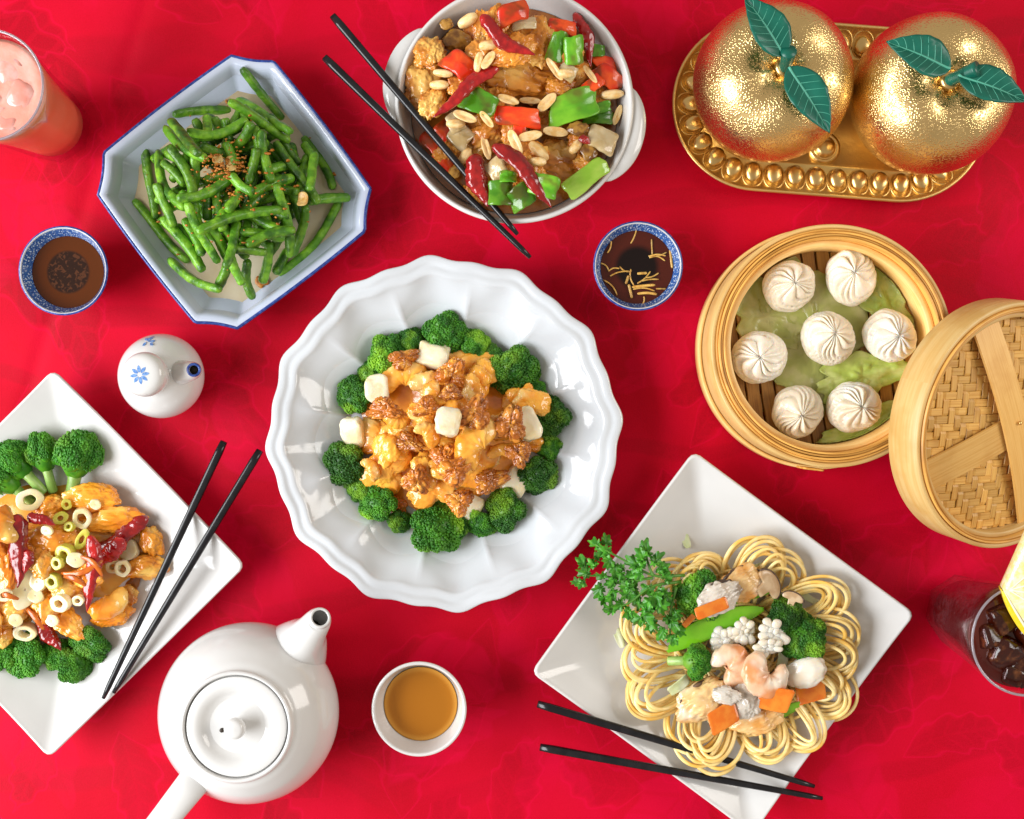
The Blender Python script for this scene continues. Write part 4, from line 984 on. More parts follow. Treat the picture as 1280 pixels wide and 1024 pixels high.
def peanut(seed, half):
    v, f = ico(3); v = v.copy(); x = v[:, 0]
    v[:, 0] = np.sign(x)*np.abs(x)**.8; w_ = .60
    v[:, 1] = np.sign(v[:, 1])*np.abs(v[:, 1])**.9
    v[:, 1] *= w_; v[:, 2] *= .50
    v[:, 0] += .05*(v[:, 0] > .85)
    if half:
        top = v[:, 2] > .04; g = np.exp(-(v[:, 1]/.055)**2)*(np.abs(x) < .72)
        v[:, 2] = np.where(top, .06+.05*np.abs(v[:, 1])/.5-.12*g, v[:, 2])
    else: v[:, 2] -= .10*np.exp(-(v[:, 1]/.05)**2)*(v[:, 2] > 0)
    v += .025*nz(v, 3, seed)[:, None]*np.sign(v); return v, f
def ringp(ro, ri_, h, seed):
    pr = smooth_prof([(ri_, h*.15), (ri_*1.05, 0), (ro*.92, 0), (ro, h*.2), (ro, h*.8), (ro*.93, h), (ri_*1.08, h), (ri_, h*.85), (ri_, h*.15)], 3)
    v, f = lathe(pr, 40, lambda th, r, z, k: (r*(1+.07*np.sin(2*th+seed)+.03*np.sin(5*th+seed)), z)); return v, f
def broc(seed, stem=True, dense=1300, br=.045):
    r = np.random.default_rng(seed); lob = []
    k = 11
    for i in range(k):
        ph = i*2.399+seed; q = (i+.5)/k; el = math.acos(1-q*.98)
        lob.append((np.array([math.sin(el)*math.cos(ph)*.66, math.sin(el)*math.sin(ph)*.66, math.cos(el)*.50]), r.uniform(.33, .46)))
    lob.append((np.array([0, 0, .12]), .72))
    C = np.array([l[0] for l in lob]); R = np.array([l[1] for l in lob]); pts = []
    while len(pts) < dense:
        i = r.integers(0, len(lob)); d = r.normal(size=3); d /= np.linalg.norm(d)
        if d[2] < -.45: continue
        p = C[i]+d*R[i]*(1+r.uniform(-.03, .05))
        if (np.linalg.norm(p-C, axis=1) < R*.93).any() or p[2] < -.25: continue
        pts.append((p, d))
    iv, if_ = ico(1); vs_ = []; fs = []; n = 0
    for p, d in pts:
        s_ = br*r.uniform(.75, 1.3); vs_.append(iv*s_*r.uniform(.85, 1.15, 3)+p); fs += [tuple(j+n for j in q) for q in if_]; n += len(iv)
    core = [xf(ico(2), l[0], s=(l[1]*.97,)*3) for l in lob]
    head = join((np.vstack(vs_), fs), *core)
    st = []
    base = np.array([.05*math.sin(seed), .05*math.cos(seed), -1.25])
    for i in range(0, 7):
        c = C[i]*.8
        st.append(tube(smooth_prof3(np.array([base*.9, base*.45+c*.12, c*.6+[0, 0, -.22], c]), 6), np.interp(np.linspace(0, 1, 19), [0, .4, 1], [.17, .15, .12]), 10))
    st.append(tube([base*1.05, base, base*.5, [0, 0, -.15]], [.22, .27, .26, .36], 16))
    return head, join(*st)
def chili(L, r, seed, bend=.1):
    n = 40; t = np.linspace(0, 1, n)
    p = np.column_stack([(t-.5)*L, bend*L*np.sin(PI*t)+.02*L*np.sin(t*9+seed), .015*L*np.sin(t*6+seed*2)])
    R = r*np.interp(t, [0, .03, .12, .5, .85, 1], [.25, .6, .95, 1, .5, .06])
    ph = np.linspace(0, 2*PI, 18, endpoint=False)
    def fun(th, u): return 1+.10*np.sin(2*th+u*3+seed)*np.sin(u*8+seed)+.07*np.sin(5*th-u*4+seed)+.05*np.sin(u*36+th*2)+.04*np.sin(u*61-th*3+seed)
    return tube(p, R, 22, flat=.66, fun=fun)
BR = []; BRL = []
for sd_ in (1, 2, 3, 4): 
    hd_, st_ = broc(sd_); BR.append(Proto(('head', hd_, MAT['bud']), ('stalk', st_, MAT['stalk'])))
for sd_ in (5, 6): 
    hd_, st_ = broc(sd_); BRL.append(Proto(('head', hd_, MAT['budl']), ('stalk', st_, MAT['stalk'])))
CH = [Proto((None, blob(s_, (1, .8, .62), .34, 1.6, .13, 5), MAT['chicken'])) for s_ in (1, 2, 3, 4, 5)]
OC = [Proto((None, blob(s_, (1, .85, .65), .30, 1.5, .07, 5), MAT['orangechicken'])) for s_ in (11, 12, 13, 14)]
SH = [Proto((None, lumpy(s_, 8, (1.1, .9, .62)), MAT['shrimp'])) for s_ in (1, 2, 3, 4)]+[Proto((None, curl(s_, 3.4, .62, .52, True, .85, True), MAT['shrimp'])) for s_ in (6, 7)]
WN = [Proto((None, walnut(s_), MAT['walnut'])) for s_ in (1, 2, 3, 4)]
CU = [Proto((None, cube(s_), MAT['coconut'])) for s_ in (1, 2, 3)]
RP = [Proto((None, pepper(s_), MAT['redpep'])) for s_ in (1, 2, 3)]
GP = [Proto((None, pepper(s_), MAT['greenpep'])) for s_ in (4, 5, 6)]
GL = [Proto((None, pepper(7), MAT['greenpepl']))]
ON = [Proto((None, pepper(s_, 1, .9, .3, .3), MAT['onion'])) for s_ in (8, 9)]
MU = [Proto((None, blob(s_, (1, .8, .5), .25, 1.6, .05), MAT['mush'])) for s_ in (21, 22)]
PN = [Proto((None, peanut(1, True), MAT['peanut'])), Proto((None, peanut(2, False), MAT['peanut'])), Proto((None, peanut(3, True), MAT['peanut']))]
def rd(a=.4): return random.uniform(-a, a)

# ---- bean dish
zB = zoomer(140, 80, 3.303)
DISH['beans'] = (294, 240, 130, 'the bean pile')
hmB = HM(pB[0]-.13, pB[0]+.13, pB[1]-.13, pB[1]+.13, bean_z)
def bean(x1, y1, x2, y2, bend=0.0, r=.0034):
    dl = math.hypot(x2-x1, y2-y1)
    if dl < 105: k_ = min(.8, 70/dl)/2; x1, y1, x2, y2 = x1-(x2-x1)*k_, y1-(y2-y1)*k_, x2+(x2-x1)*k_, y2+(y2-y1)*k_
    a0, b0 = zB(x1, y1), zB(x2, y2); zz = .02
    for it in range(2):
        a, b = P(*a0, zz), P(*b0, zz); a[2] = b[2] = 0
        L = np.linalg.norm(b-a); n = 26; t = np.linspace(0, 1, n)
        nrm = np.array([-(b-a)[1], (b-a)[0], 0])/L
        path = a+(b-a)*(t[:, None]*1.08-.04)+np.outer(np.sin(PI*t)*bend*L+.022*L*np.sin(t*5+x1), nrm)
        i, j = hmB.ix(path); h = hmB.h[i, j]
        # lay the two halves on what is under them
        zl, zr = np.quantile(h[:n//2], .8), np.quantile(h[n//2:], .8)
        zl, zr = max(zl, zr-.30*L), max(zr, zl-.30*L)
        path[:, 2] = zl+(zr-zl)*(t-.25)/.5
        path[:, 2] += max(0, np.quantile(h-path[:, 2], .75))+r*.55-.0012*np.cos(PI*(t-.5))+.0012
        zz = float(path[:, 2].mean())
    c = path.mean(0)
    rad = r*np.interp(t, [0, .03, .08, .5, .9, .97, 1], [.62, .9, 1.0, 1.04, 1.0, .88, .55])*(1+.025*np.sin(t*L*600+x1))
    v, f = tube(path-c, rad, 14, fun=lambda th, u: 1+.06*np.sin(2*th+x1)+.07*np.sin(4*th+u*3+x1)+.03*np.sin(u*37+th*2))
    o = obj('green_bean', v, f, MAT['bean'], loc=c); hmB.stamp(v+c)
    tag(o, None, 'green bean', 'green beans in the blue rimmed dish')
    ITEMS.append((o, 'beans', (a0[0]+b0[0])/2, (a0[1]+b0[1])/2, ('short ' if L < .035 else '')+['level', 'right-leaning', 'upright', 'left-leaning'][int(round(math.degrees(math.atan2(a0[1]-b0[1], b0[0]-a0[0])) % 180/45)) % 4]+' green bean'))
BE = [(300, 300, 420, 300), (620, 420, 560, 340), (500, 430, 430, 480), (650, 560, 560, 500), (380, 580, 290, 540), (560, 720, 500, 680), (440, 720, 380, 680), (700, 600, 640, 680), (700, 400, 640, 340), (780, 520, 700, 480), (560, 280, 620, 220), (330, 400, 250, 480), (360, 760, 300, 700), (640, 740, 700, 660), (520, 760, 470, 690), (430, 240, 440, 275), (395, 235, 400, 280), (200, 380, 280, 335), (390, 510, 400, 640), (430, 560, 445, 650), (600, 610, 700, 625), (740, 540, 765, 625), (700, 510, 750, 525), (200, 640, 290, 725), (300, 640, 375, 785), (420, 700, 450, 765), (340, 420, 325, 520), (640, 640, 665, 700), (530, 640, 525, 715), (590, 560, 660, 545), (450, 640, 480, 590), (720, 340, 755, 390), (790, 400, 780, 480), (600, 400, 585, 500), (510, 340, 600, 330), (380, 345, 430, 345), (600, 300, 610, 380), (290, 480, 240, 430), (250, 590, 300, 560), (640, 430, 690, 410), (470, 250, 480, 300), (350, 640, 330, 560), (560, 620, 640, 655), (480, 800, 440, 880), (545, 590, 590, 530),
      (285, 232, 485, 195, .10), (555, 50, 690, 215, .03), (510, 140, 750, 295, .02), (497, 172, 715, 298, .02), (142, 355, 172, 628, -.02), (178, 362, 322, 608, -.10), (95, 575, 312, 805, -.03), (272, 830, 500, 955, -.05), (235, 555, 268, 650), (250, 655, 398, 858), (700, 860, 938, 582, -.05), (795, 310, 905, 512, .08), (770, 300, 820, 400, .05), (850, 565, 935, 548), (530, 800, 535, 945, -.10), (500, 800, 530, 905, -.05), (630, 770, 605, 852), (690, 745, 650, 845, -.06), (510, 770, 625, 772, .05), (550, 685, 640, 690), (330, 590, 412, 805, -.03), (250, 350, 352, 568, .05), (235, 278, 425, 428, -.05), (330, 285, 545, 228, -.14), (480, 330, 572, 245, -.05), (375, 330, 440, 350), (470, 335, 492, 385), (245, 238, 392, 392, -.03), (735, 775, 802, 598, -.08), (690, 512, 718, 772, .02), (570, 545, 735, 462, .04), (620, 272, 655, 480, -.08), (592, 352, 560, 485, .03), (682, 330, 838, 568, .02), (830, 398, 822, 490), (500, 645, 465, 832, .03), (520, 540, 500, 592), (558, 742, 742, 682, .06), (268, 542, 455, 452, -.12), (480, 448, 572, 525, -.06), (370, 692, 658, 575, .04)]
for k in range(52):
    a_ = k*2.399; q_ = 200*math.sqrt((k+.5)/52); x, y, d_ = 510+q_*1.25*math.cos(a_), 480+q_*1.2*math.sin(a_), k*1.1; l_ = random.uniform(70, 105)
    bean(x-l_*math.cos(d_), y-l_*math.sin(d_), x+l_*math.cos(d_), y+l_*math.sin(d_), rd(.08))
for b_ in BE: bean(*b_)
# fried garlic bits scattered over the beans
cr_ = []; pts = []
for k in range(420):
    while True:
        px, py = random.gauss(292, 48), random.gauss(232, 44)
        if (px-292)**2/118**2+(py-235)**2/108**2 < 1: break
    if k % 5 > 1: px, py = random.gauss(284, 16), random.gauss(222, 20)
    p = P(px, py, .02); i, j = hmB.ix(p[None]); z = float(hmB.h[i[0], j[0]]); p = P(px, py, z)
    v, f = ico(1); s_ = random.uniform(.0005, .0013) if k % 6 else random.uniform(.0010, .0018)
    cr_.append(xf((v, f), p-pB, (random.random()*3, random.random()*3, 0), (s_*random.uniform(.9, 2.0), s_, s_*.5)))
o = obj('garlic_crumbs', *join(*cr_), MAT['garlic'], loc=pB); tag(o, 'orange brown fried garlic crumbs scattered over the green beans', 'garlic', kind='stuff')
for x, y, s_, lab in ((495, 415, .0055, 'curled pale garlic slice on top of the green beans'), (440, 395, .0040, 'small pale garlic slice left of the curled one'), (790, 565, .0055, 'pale garlic sliver at the right of the bean pile')):
    px, py = zB(x, y); p = P(px, py, .03); i, j = hmB.ix(p[None]); p = P(px, py, float(hmB.h[i[0], j[0]])+.001)
    v, f = slab(resample(rrect(1, .7, .5), 24), .3, lambda v: v+np.column_stack([0*v[:, 0], 0*v[:, 0], .5*v[:, 0]**2]))
    tag(obj('garlic_slice', v*s_, f, MAT['garlicp'], loc=p, rot=(rd(), rd(), x)), lab, 'garlic', 'garlic slices on the beans')
px, py = zB(460, 525); p = P(px, py, .033); i, j = hmB.ix(p[None]); p = P(px, py, float(hmB.h[i[0], j[0]])-.001)
tag(obj('chili_ring', *[q if k else q*.0072 for k, q in enumerate(ringp(1, .72, .5, 2))], MAT['garlic'], loc=p, rot=(.3, .2, 0)), 'orange fried chili ring in the middle of the beans', 'chili')

# ---- scalloped plate: shrimp, walnuts, broccoli
zC = zoomer(400, 390, 3.303); kC = S/3.303*.97
DISH['centre'] = (557, 540, 140, 'the scalloped plate')
cc = P(557, 535, .015)
def ctr_dome(X, Y):
    r = np.hypot(X-cc[0], Y-cc[1])/.066; return np.where(r < 1, .0062+.0125*(1-np.clip(r, 0, 1)**2), 0)
hmC = HM(pC[0]-.14, pC[0]+.14, pC[1]-.14, pC[1]+.14, lambda X, Y: ctr_z(X, Y))
for k, (x, y, r, pi_, tx, ty) in enumerate(((520, 88, 92, 0, .2, .0), (640, 135, 66, 1, .2, .3), (275, 180, 92, 2, .1, -.3), (372, 118, 60, 3, .2, -.1), (795, 232, 108, 1, .1, .3), (145, 345, 80, 0, 0, -.4), (110, 628, 100, 3, -.1, -.3), (955, 435, 92, 2, .0, .4), (900, 670, 88, 0, -.2, .3), (480, 888, 122, 1, -.4, 0), (245, 785, 88, 2, -.3, -.2), (770, 815, 88, 3, -.3, .2), (665, 868, 66, 0, -.35, .1), (325, 862, 52, 1, -.3, 0), (300, 245, 46, 3, .1, -.1), (165, 728, 60, 1, -.2, -.2), (948, 560, 58, 3, 0, .4), (885, 335, 60, 0, .1, .3), (715, 185, 52, 2, .2, .1), (205, 262, 58, 1, .1, -.2), (570, 885, 60, 2, -.4, 0))):
    px, py = zC(x, y); s_ = r*kC*1.04
    zl = .0065+s_*.30
    put(hmC, 'centre', 'broccoli_floret', 'broccoli', 'broccoli on the scalloped plate', BR[pi_], px, py, (tx*1.6, -ty*1.6 if False else ty*1.6, k*1.3), (s_, s_, s_*.9), 'dark green broccoli floret', z=zl)
hmC.h = np.maximum(ctr_z(*np.meshgrid(np.linspace(pC[0]-.14, pC[0]+.14, hmC.nx), np.linspace(pC[1]-.14, pC[1]+.14, hmC.ny), indexing='ij')), ctr_dome(*np.meshgrid(np.linspace(pC[0]-.14, pC[0]+.14, hmC.nx), np.linspace(pC[1]-.14, pC[1]+.14, hmC.ny), indexing='ij')))
th = np.linspace(0, 2*PI, 72, endpoint=False); rings = [np.array([[0, 0, .0165]])]
for t in np.linspace(.08, 1, 14):
    r = .0655*t*(1+.07*np.sin(3*th+1)+.05*np.sin(7*th)); z = .0060+.0105*(1-t**2)+.0022*np.sin(th*5+t*9)*t*(1-t)*3+.0010*np.sin(th*11-t*14)*t
    rings.append(np.column_stack([r*np.cos(th), r*np.sin(th), z]))
v, f = loft(rings); tag(obj('cream_sauce', v, [q for q in f], MAT['creamsauce'], loc=(cc[0], cc[1], 0)), 'creamy orange sauce coating the shrimp on the scalloped plate', 'sauce')
def pile(lst, hm, zf, kf, dish, name, cat, grp, protos, text, q=.93, asp=1.0, zs=.8, tilt=.25, lift=0):
    for k, it in enumerate(lst):
        x, y, a, b = it[:4]; rot = math.radians(it[4]) if len(it) > 4 else random.random()*6.28
        pr_ = protos[it[5] if len(it) > 5 else k % len(protos)]
        px, py = zf(x, y); sa, sb = a*kf*asp, b*kf*asp
        put(hm, dish, name, cat, grp, pr_, px, py, (rd(tilt), rd(tilt), rot), (sa, sb, min(sa, sb)*zs), it[6] if len(it) > 6 else text, q, lift=lift)
SHL = [(345, 310, 70, 85, 110, 4), (445, 305, 52, 52), (620, 205, 70, 50, 10), (665, 265, 56, 58), (750, 345, 100, 52, 20), (825, 310, 45, 45), (882, 385, 56, 52), (245, 500, 62, 85, 90), (262, 640, 88, 90, 80), (345, 480, 54, 54), (455, 470, 60, 95, 90), (395, 585, 90, 70, 0), (560, 545, 72, 60), (472, 720, 70, 85, 80), (640, 640, 66, 86, 90), (890, 530, 44, 40), (190, 655, 36, 42), (760, 600, 40, 62, 90), (440, 650, 50, 50), (560, 420, 55, 55), (700, 470, 70, 60), (300, 560, 60, 60), (500, 335, 50, 44), (560, 490, 52, 46), (620, 330, 50, 48), (430, 430, 46, 50), (600, 600, 50, 50), (500, 660, 48, 44), (330, 420, 46, 44), (420, 520, 50, 46), (675, 575, 82, 88, 150, 5)]
pile(SHL, hmC, zC, kC, 'centre', 'battered_shrimp', 'shrimp', 'creamy shrimp on the scalloped plate', SH, 'creamy battered shrimp', asp=1.36, zs=.85)
pile([(465, 178, 72, 58, -10, 0), (235, 312, 50, 62, 10, 1), (135, 495, 52, 68, 0, 2), (850, 462, 50, 72, 30, 1), (810, 700, 52, 62, -25, 0), (630, 812, 40, 55, -20, 2)], hmC, zC, kC, 'centre', 'white_cube', 'cube', 'white cubes on the scalloped plate', CU, 'glossy white cube', asp=.94, zs=.85, tilt=.4, q=.8)
pile([(345, 195, 62, 48, 20), (545, 258, 64, 74, 70), (265, 402, 72, 52, 0), (440, 392, 54, 46, 20), (640, 420, 72, 70, 60), (785, 465, 72, 76, 80), (820, 585, 52, 58, -50), (510, 595, 52, 60, 90), (555, 655, 66, 66, 30), (370, 540, 60, 44, -20), (398, 695, 56, 64, 100), (575, 782, 54, 66, -40), (322, 812, 34, 66, 0), (705, 695, 72, 56, 20), (540, 335, 44, 40, 0)], hmC, zC, kC, 'centre', 'walnut_half', 'walnut', 'walnuts on the scalloped plate', WN, 'caramel brown candied walnut', asp=.92, zs=1.0, tilt=.3, q=.85)
pile([(525, 452, 52, 56, -5, 2)], hmC, zC, kC, 'centre', 'white_cube', 'cube', 'white cubes on the scalloped plate', CU, 'glossy white cube', asp=.94, zs=.8, tilt=.3)

# ---- handled bowl
zK = zoomer(490, 0, 3.656); kK = S/3.656*.94
DISH['bowl'] = (643, 138, 135, 'the handled bowl')
hmK = HM(pK[0]-.1, pK[0]+.1, pK[1]-.1, pK[1]+.1, kp_z)
tag(obj('brown_sauce', *lathe([(0, KFILL+.004)]+[(r, KFILL-.001+.004*math.cos(r/.078*PI/2)+.0007*math.sin(r*900)) for r in np.linspace(.008, .0765, 12)], 64), MAT['brownsauce'], loc=(pK[0], pK[1], 0)), 'shiny brown sauce between the pieces in the handled bowl', 'sauce')
g = 'in the handled bowl'
pile([(150, 395, 75, 130, 10), (190, 470, 60, 55), (400, 150, 55, 95, -10), (570, 345, 150, 110, -8), (665, 190, 78, 110, 10), (425, 610, 92, 82), (745, 735, 125, 95, -5), (850, 350, 62, 55), (770, 400, 56, 55), (560, 590, 60, 55), (420, 250, 70, 70), (640, 700, 55, 60), (330, 400, 60, 60), (870, 640, 55, 50), (560, 800, 60, 50), (700, 560, 60, 50), (520, 160, 60, 60), (250, 700, 60, 60), (170, 240, 60, 70), (950, 440, 60, 50), (480, 470, 60, 60), (650, 800, 60, 50), (400, 880, 60, 50), (900, 760, 60, 50), (560, 230, 80, 70), (480, 100, 60, 50), (800, 260, 60, 60)], hmK, zK, kK, 'bowl', 'fried_chicken_piece', 'chicken', 'chicken pieces '+g, CH, 'glazed fried chicken piece', asp=1.18, zs=.85, q=.9)
pile([(295, 185, 62, 62, 10), (250, 110, 30, 30), (850, 590, 46, 40), (900, 690, 45, 45), (280, 790, 40, 36)], hmK, zK, kK, 'bowl', 'mushroom_piece', 'mushroom', 'mushroom pieces '+g, MU, 'dark brown mushroom piece', zs=.7)
pile([(605, 112, 52, 32, 10), (480, 775, 50, 50), (310, 625, 50, 62, 60), (960, 642, 66, 66, -20), (800, 330, 40, 40), (290, 560, 45, 40)], hmK, zK, kK, 'bowl', 'onion_piece', 'onion', 'onion pieces '+g, ON, 'translucent tan onion piece', zs=1.0)
pile([(550, 65, 72, 56, 20), (780, 122, 62, 38, -8), (970, 287, 56, 40, -5), (985, 355, 70, 56, -35), (920, 385, 50, 40), (580, 590, 60, 36)], hmK, zK, kK, 'bowl', 'red_pepper_piece', 'pepper', 'red pepper pieces '+g, RP, 'shiny red pepper piece', zs=1.0, q=.9)
pile([(250, 600, 62, 62, 40), (205, 665, 80, 62, -45), (230, 750, 55, 45, -30)], hmK, zK, kK, 'bowl', 'red_pepper_piece', 'pepper', 'red pepper pieces '+g, RP, 'shiny red pepper piece', zs=.8, q=.3, tilt=.1)
pile([(395, 465, 85, 66, -20), (755, 215, 40, 80, -10), (832, 232, 46, 76, 5), (930, 232, 44, 34, 0), (945, 540, 72, 40, 0), (940, 495, 62, 30, 10), (500, 885, 62, 66, 0), (590, 900, 62, 62, 30), (690, 850, 72, 60, -20), (530, 810, 40, 34, 0)], hmK, zK, kK, 'bowl', 'green_pepper_piece', 'pepper', 'green pepper pieces '+g, GP, 'shiny green pepper piece', zs=1.0, q=.9)
pile([(830, 490, 122, 82, 18, 1), ], hmK, zK, kK, 'bowl', 'green_pepper_piece', 'pepper', 'green pepper pieces '+g, GP, 'large shiny green pepper piece', zs=.8, q=.9)
pile([(885, 815, 108, 58, 36, 0)], hmK, zK, kK, 'bowl', 'green_pepper_piece', 'pepper', 'green pepper pieces '+g, GL, 'bright yellow-green pepper piece', zs=.9, q=.9)
pile([(305, 300, 70, 66, -40, 0), (575, 535, 98, 56, -4, 1)], hmK, zK, kK, 'bowl', 'red_pepper_piece', 'pepper', 'red pepper pieces '+g, RP, 'curved red pepper piece', zs=1.0, q=.85)
pile([(345, 95, 52, 46, 30, 1), (445, 205, 50, 38, 10, 1), (440, 275, 48, 34, 55, 0), (395, 285, 45, 34, 80, 1), (232, 335, 48, 30, -10, 1), (215, 388, 46, 36, 0, 1), (530, 455, 52, 32, -15, 0), (630, 460, 52, 26, -5, 2), (708, 468, 56, 42, 45, 0), (742, 315, 62, 28, -55, 0), (795, 335, 40, 36, 0, 1), (432, 545, 45, 28, -50, 0), (332, 532, 56, 36, -20, 0), (290, 565, 45, 38, 0, 1), (430, 675, 58, 32, -75, 0), (563, 650, 64, 40, -65, 2), (630, 622, 56, 38, 10, 0), (670, 690, 60, 44, -45, 1), (747, 602, 60, 38, -5, 0), (840, 670, 42, 36, 50, 1), (333, 715, 44, 40, 60, 1), (905, 338, 52, 24, -55, 0), (1005, 432, 56, 38, 5, 1), (1030, 527, 50, 28, 70, 0), (665, 740, 40, 36, 0, 1)], hmK, zK, kK, 'bowl', 'peanut', 'peanut', 'peanuts '+g, PN, 'pale roasted peanut', asp=.96, zs=1.25, tilt=.2, q=.75)
def chilis(lst, hm, zf, dish, grp, text, q=.8):
    for k, (x1, y1, x2, y2, wd, bend) in enumerate(lst):
        a0, b0 = zf(x1, y1), zf(x2, y2); a, b = P(*a0, .045 if dish == 'bowl' else .02), P(*b0, .045 if dish == 'bowl' else .02); L = np.linalg.norm(b-a)
        v, f = chili(L*1.06, wd*(.84 if dish == 'bowl' else .80), k*1.7, bend); rz = math.atan2(b[1]-a[1], b[0]-a[0])
        pr_ = Proto((None, (v*100, f), MAT['chili']))
        o = put(hm, dish, 'dried_chili', 'chili', grp, pr_, (a0[0]+b0[0])/2, (a0[1]+b0[1])/2, (0, rd(.08), rz), (.01, .01, .01), text, q)
chilis([(420, 80, 640, 245, .0062, -.10), (468, 312, 208, 530, .0058, -.03), (838, 68, 908, 295, .0050, .08), (478, 675, 710, 938, .0068, .07), (375, 715, 435, 935, .0085, -.05), (860, 625, 905, 655, .0035, 0)], hmK, zK, 'bowl', 'dried chilies '+g, 'wrinkled dark red chili')

# ---- left plate: orange chicken
zL = zoomer(0, 530, 3.012); kL = S/3.012*.97
DISH['left'] = (60, 700, 130, 'the chicken plate')
cl = P(52, 690, .012)
hmL = sq_hm(pL, A_L, lambda x, y: np.where(np.hypot((x+.008)/.078, (y-.012)/.05) < 1, .0055+.011*(1-np.clip(np.hypot((x+.008)/.078, (y-.012)/.05), 0, 1)**2), 0))
th = np.linspace(0, 2*PI, 72, endpoint=False); rings = [np.array([[0, 0, .0165]])]
for t in np.linspace(.1, 1, 12):
    e = t*(1+.08*np.sin(3*th+2)+.06*np.sin(6*th+1)+.03*np.sin(11*th)); rings.append(np.column_stack([.074*e*np.cos(th), .047*e*np.sin(th), .0053+.0105*(1-t**2)+0*th]))
v, f = loft(rings); tag(obj('orange_glaze', v, f, MAT['glaze'], loc=(pL[0]-.008, pL[1]+.012, 0)), 'shiny amber sauce under the orange chicken', 'sauce')
g = 'on the orange chicken plate'
for k, (x, y, r, sx_, sy_, pi_) in enumerate(((20, 215, 70, 150, 330, 0), (65, 150, 75, 175, 290, 1), (165, 125, 68, 195, 290, 0), (292, 135, 92, 240, 335, 1))):
    px, py = zL(x, y); ex, ey = zL(sx_, sy_); s_ = r*kL
    az = math.atan2(-(ey-py), ex-px)                # way the stalk points
    L = math.hypot(ex-px, ey-py)*S/1.15
    M_ = Matrix.Rotation(az, 3, 'Z')@Matrix.Rotation(math.radians(-80), 3, 'Y')
    put(hmL, 'left', 'broccoli_floret', 'broccoli', 'broccoli '+g, BRL[pi_], px, py, M_.to_euler(), (s_, s_, max(s_*.9, L*.72)), 'stalked broccoli floret', z=.007+s_*.75)
for k, (x, y, r, tx, ty, pi_) in enumerate(((20, 860, 80, -.3, -.2, 0), (115, 870, 88, -.4, 0, 1), (70, 905, 60, -.5, 0, 0), (345, 820, 82, -.2, .3, 1), (280, 905, 78, -.5, .1, 0), (215, 870, 62, -.3, 0, 1))):
    px, py = zL(x, y); s_ = r*kL
    put(hmL, 'left', 'broccoli_floret', 'broccoli', 'broccoli '+g, BRL[pi_], px, py, (tx*1.6, ty*1.6, k*1.1+.3), (s_, s_, s_*.9), 'bright green broccoli floret', z=.007+s_*.33)
pile([(100, 440, 60, 50), (10, 460, 50, 60), (300, 480, 60, 60), (10, 790, 45, 40), (90, 700, 60, 50), (480, 650, 40, 40), (345, 275, 96, 56, -4), (430, 362, 102, 52, 3), (200, 440, 92, 66, 0), (572, 440, 52, 46), (555, 540, 70, 48, 0), (430, 722, 66, 42, 15), (250, 742, 72, 48), (175, 685, 60, 52), (35, 700, 78, 62), (25, 560, 50, 95, 0), (262, 620, 62, 56), (160, 528, 50, 44), (190, 312, 50, 44), (330, 580, 50, 50), (-60, 600, 70, 80), (-50, 440, 70, 60), (-40, 740, 70, 50)], hmL, zL, kL, 'left', 'orange_chicken_piece', 'chicken', 'chicken pieces '+g, OC, 'glossy orange chicken piece', asp=1.08, zs=.85, q=.9)
LSH = [Proto((None, curl(s_, 3.0, .55, .52, False), MAT['orangechicken'])) for s_ in (31, 32)]
pile([(62, 378, 80, 84, 200, 0), (400, 640, 86, 92, 300, 1)], hmL, zL, kL, 'left', 'orange_chicken_piece', 'chicken', 'chicken pieces '+g, LSH, 'curled orange chicken piece', asp=1.1, zs=.9, q=.9)
RG = [Proto((None, ringp(1, .46, 1.1, 1), MAT['scallion'])), Proto((None, ringp(1, .52, 1.7, 2), MAT['scallion'])), Proto((None, ringp(1, .10, .8, 3), MAT['scallion'])), Proto((None, ringp(1, .42, 1.4, 4), MAT['scalliong']))]
pile([(115, 285, 48, 44, 0, 0), (312, 350, 32, 42, 0, 1), (488, 472, 44, 42, 0, 2), (432, 532, 28, 28, 0, 0), (465, 540, 28, 34, 0, 1), (258, 482, 38, 34, 0, 3), (285, 512, 32, 28, 0, 2), (225, 522, 24, 24, 0, 3), (210, 588, 32, 30, 0, 3), (240, 668, 40, 36, 0, 0), (105, 772, 42, 34, 0, 1), (95, 620, 44, 76, -25, 2), (150, 596, 32, 34, 0, 2), (138, 650, 28, 26, 0, 2), (230, 352, 30, 22, 40, 3), (310, 432, 22, 40, -30, 3), (268, 388, 22, 18, 30, 3), (250, 300, 20, 20, 0, 3), (20, 640, 26, 26, 0, 0), (180, 400, 22, 20, 0, 2), (360, 300, 20, 20, 0, 2), (200, 740, 24, 22, 0, 2), (300, 660, 22, 22, 0, 0), (60, 740, 24, 24, 0, 2)], hmL, zL, kL, 'left', 'scallion_ring', 'scallion', 'scallion slices '+g, RG, 'pale scallion slice', zs=.75, tilt=.4, q=.7, lift=.0005)
chilis([(60, 352, 62, 606, .0085, .04), (545, 348, 340, 468, .0075, .10), (472, 445, 368, 535, .0080, -.05), (345, 430, 318, 698, .0070, .06), (150, 728, 230, 848, .0075, -.06), (105, 350, 205, 378, .0050, .05), (112, 478, 96, 560, .0050, 0)], hmL, zL, 'left', 'dried chilies '+g, 'shiny dark red chili', .7)
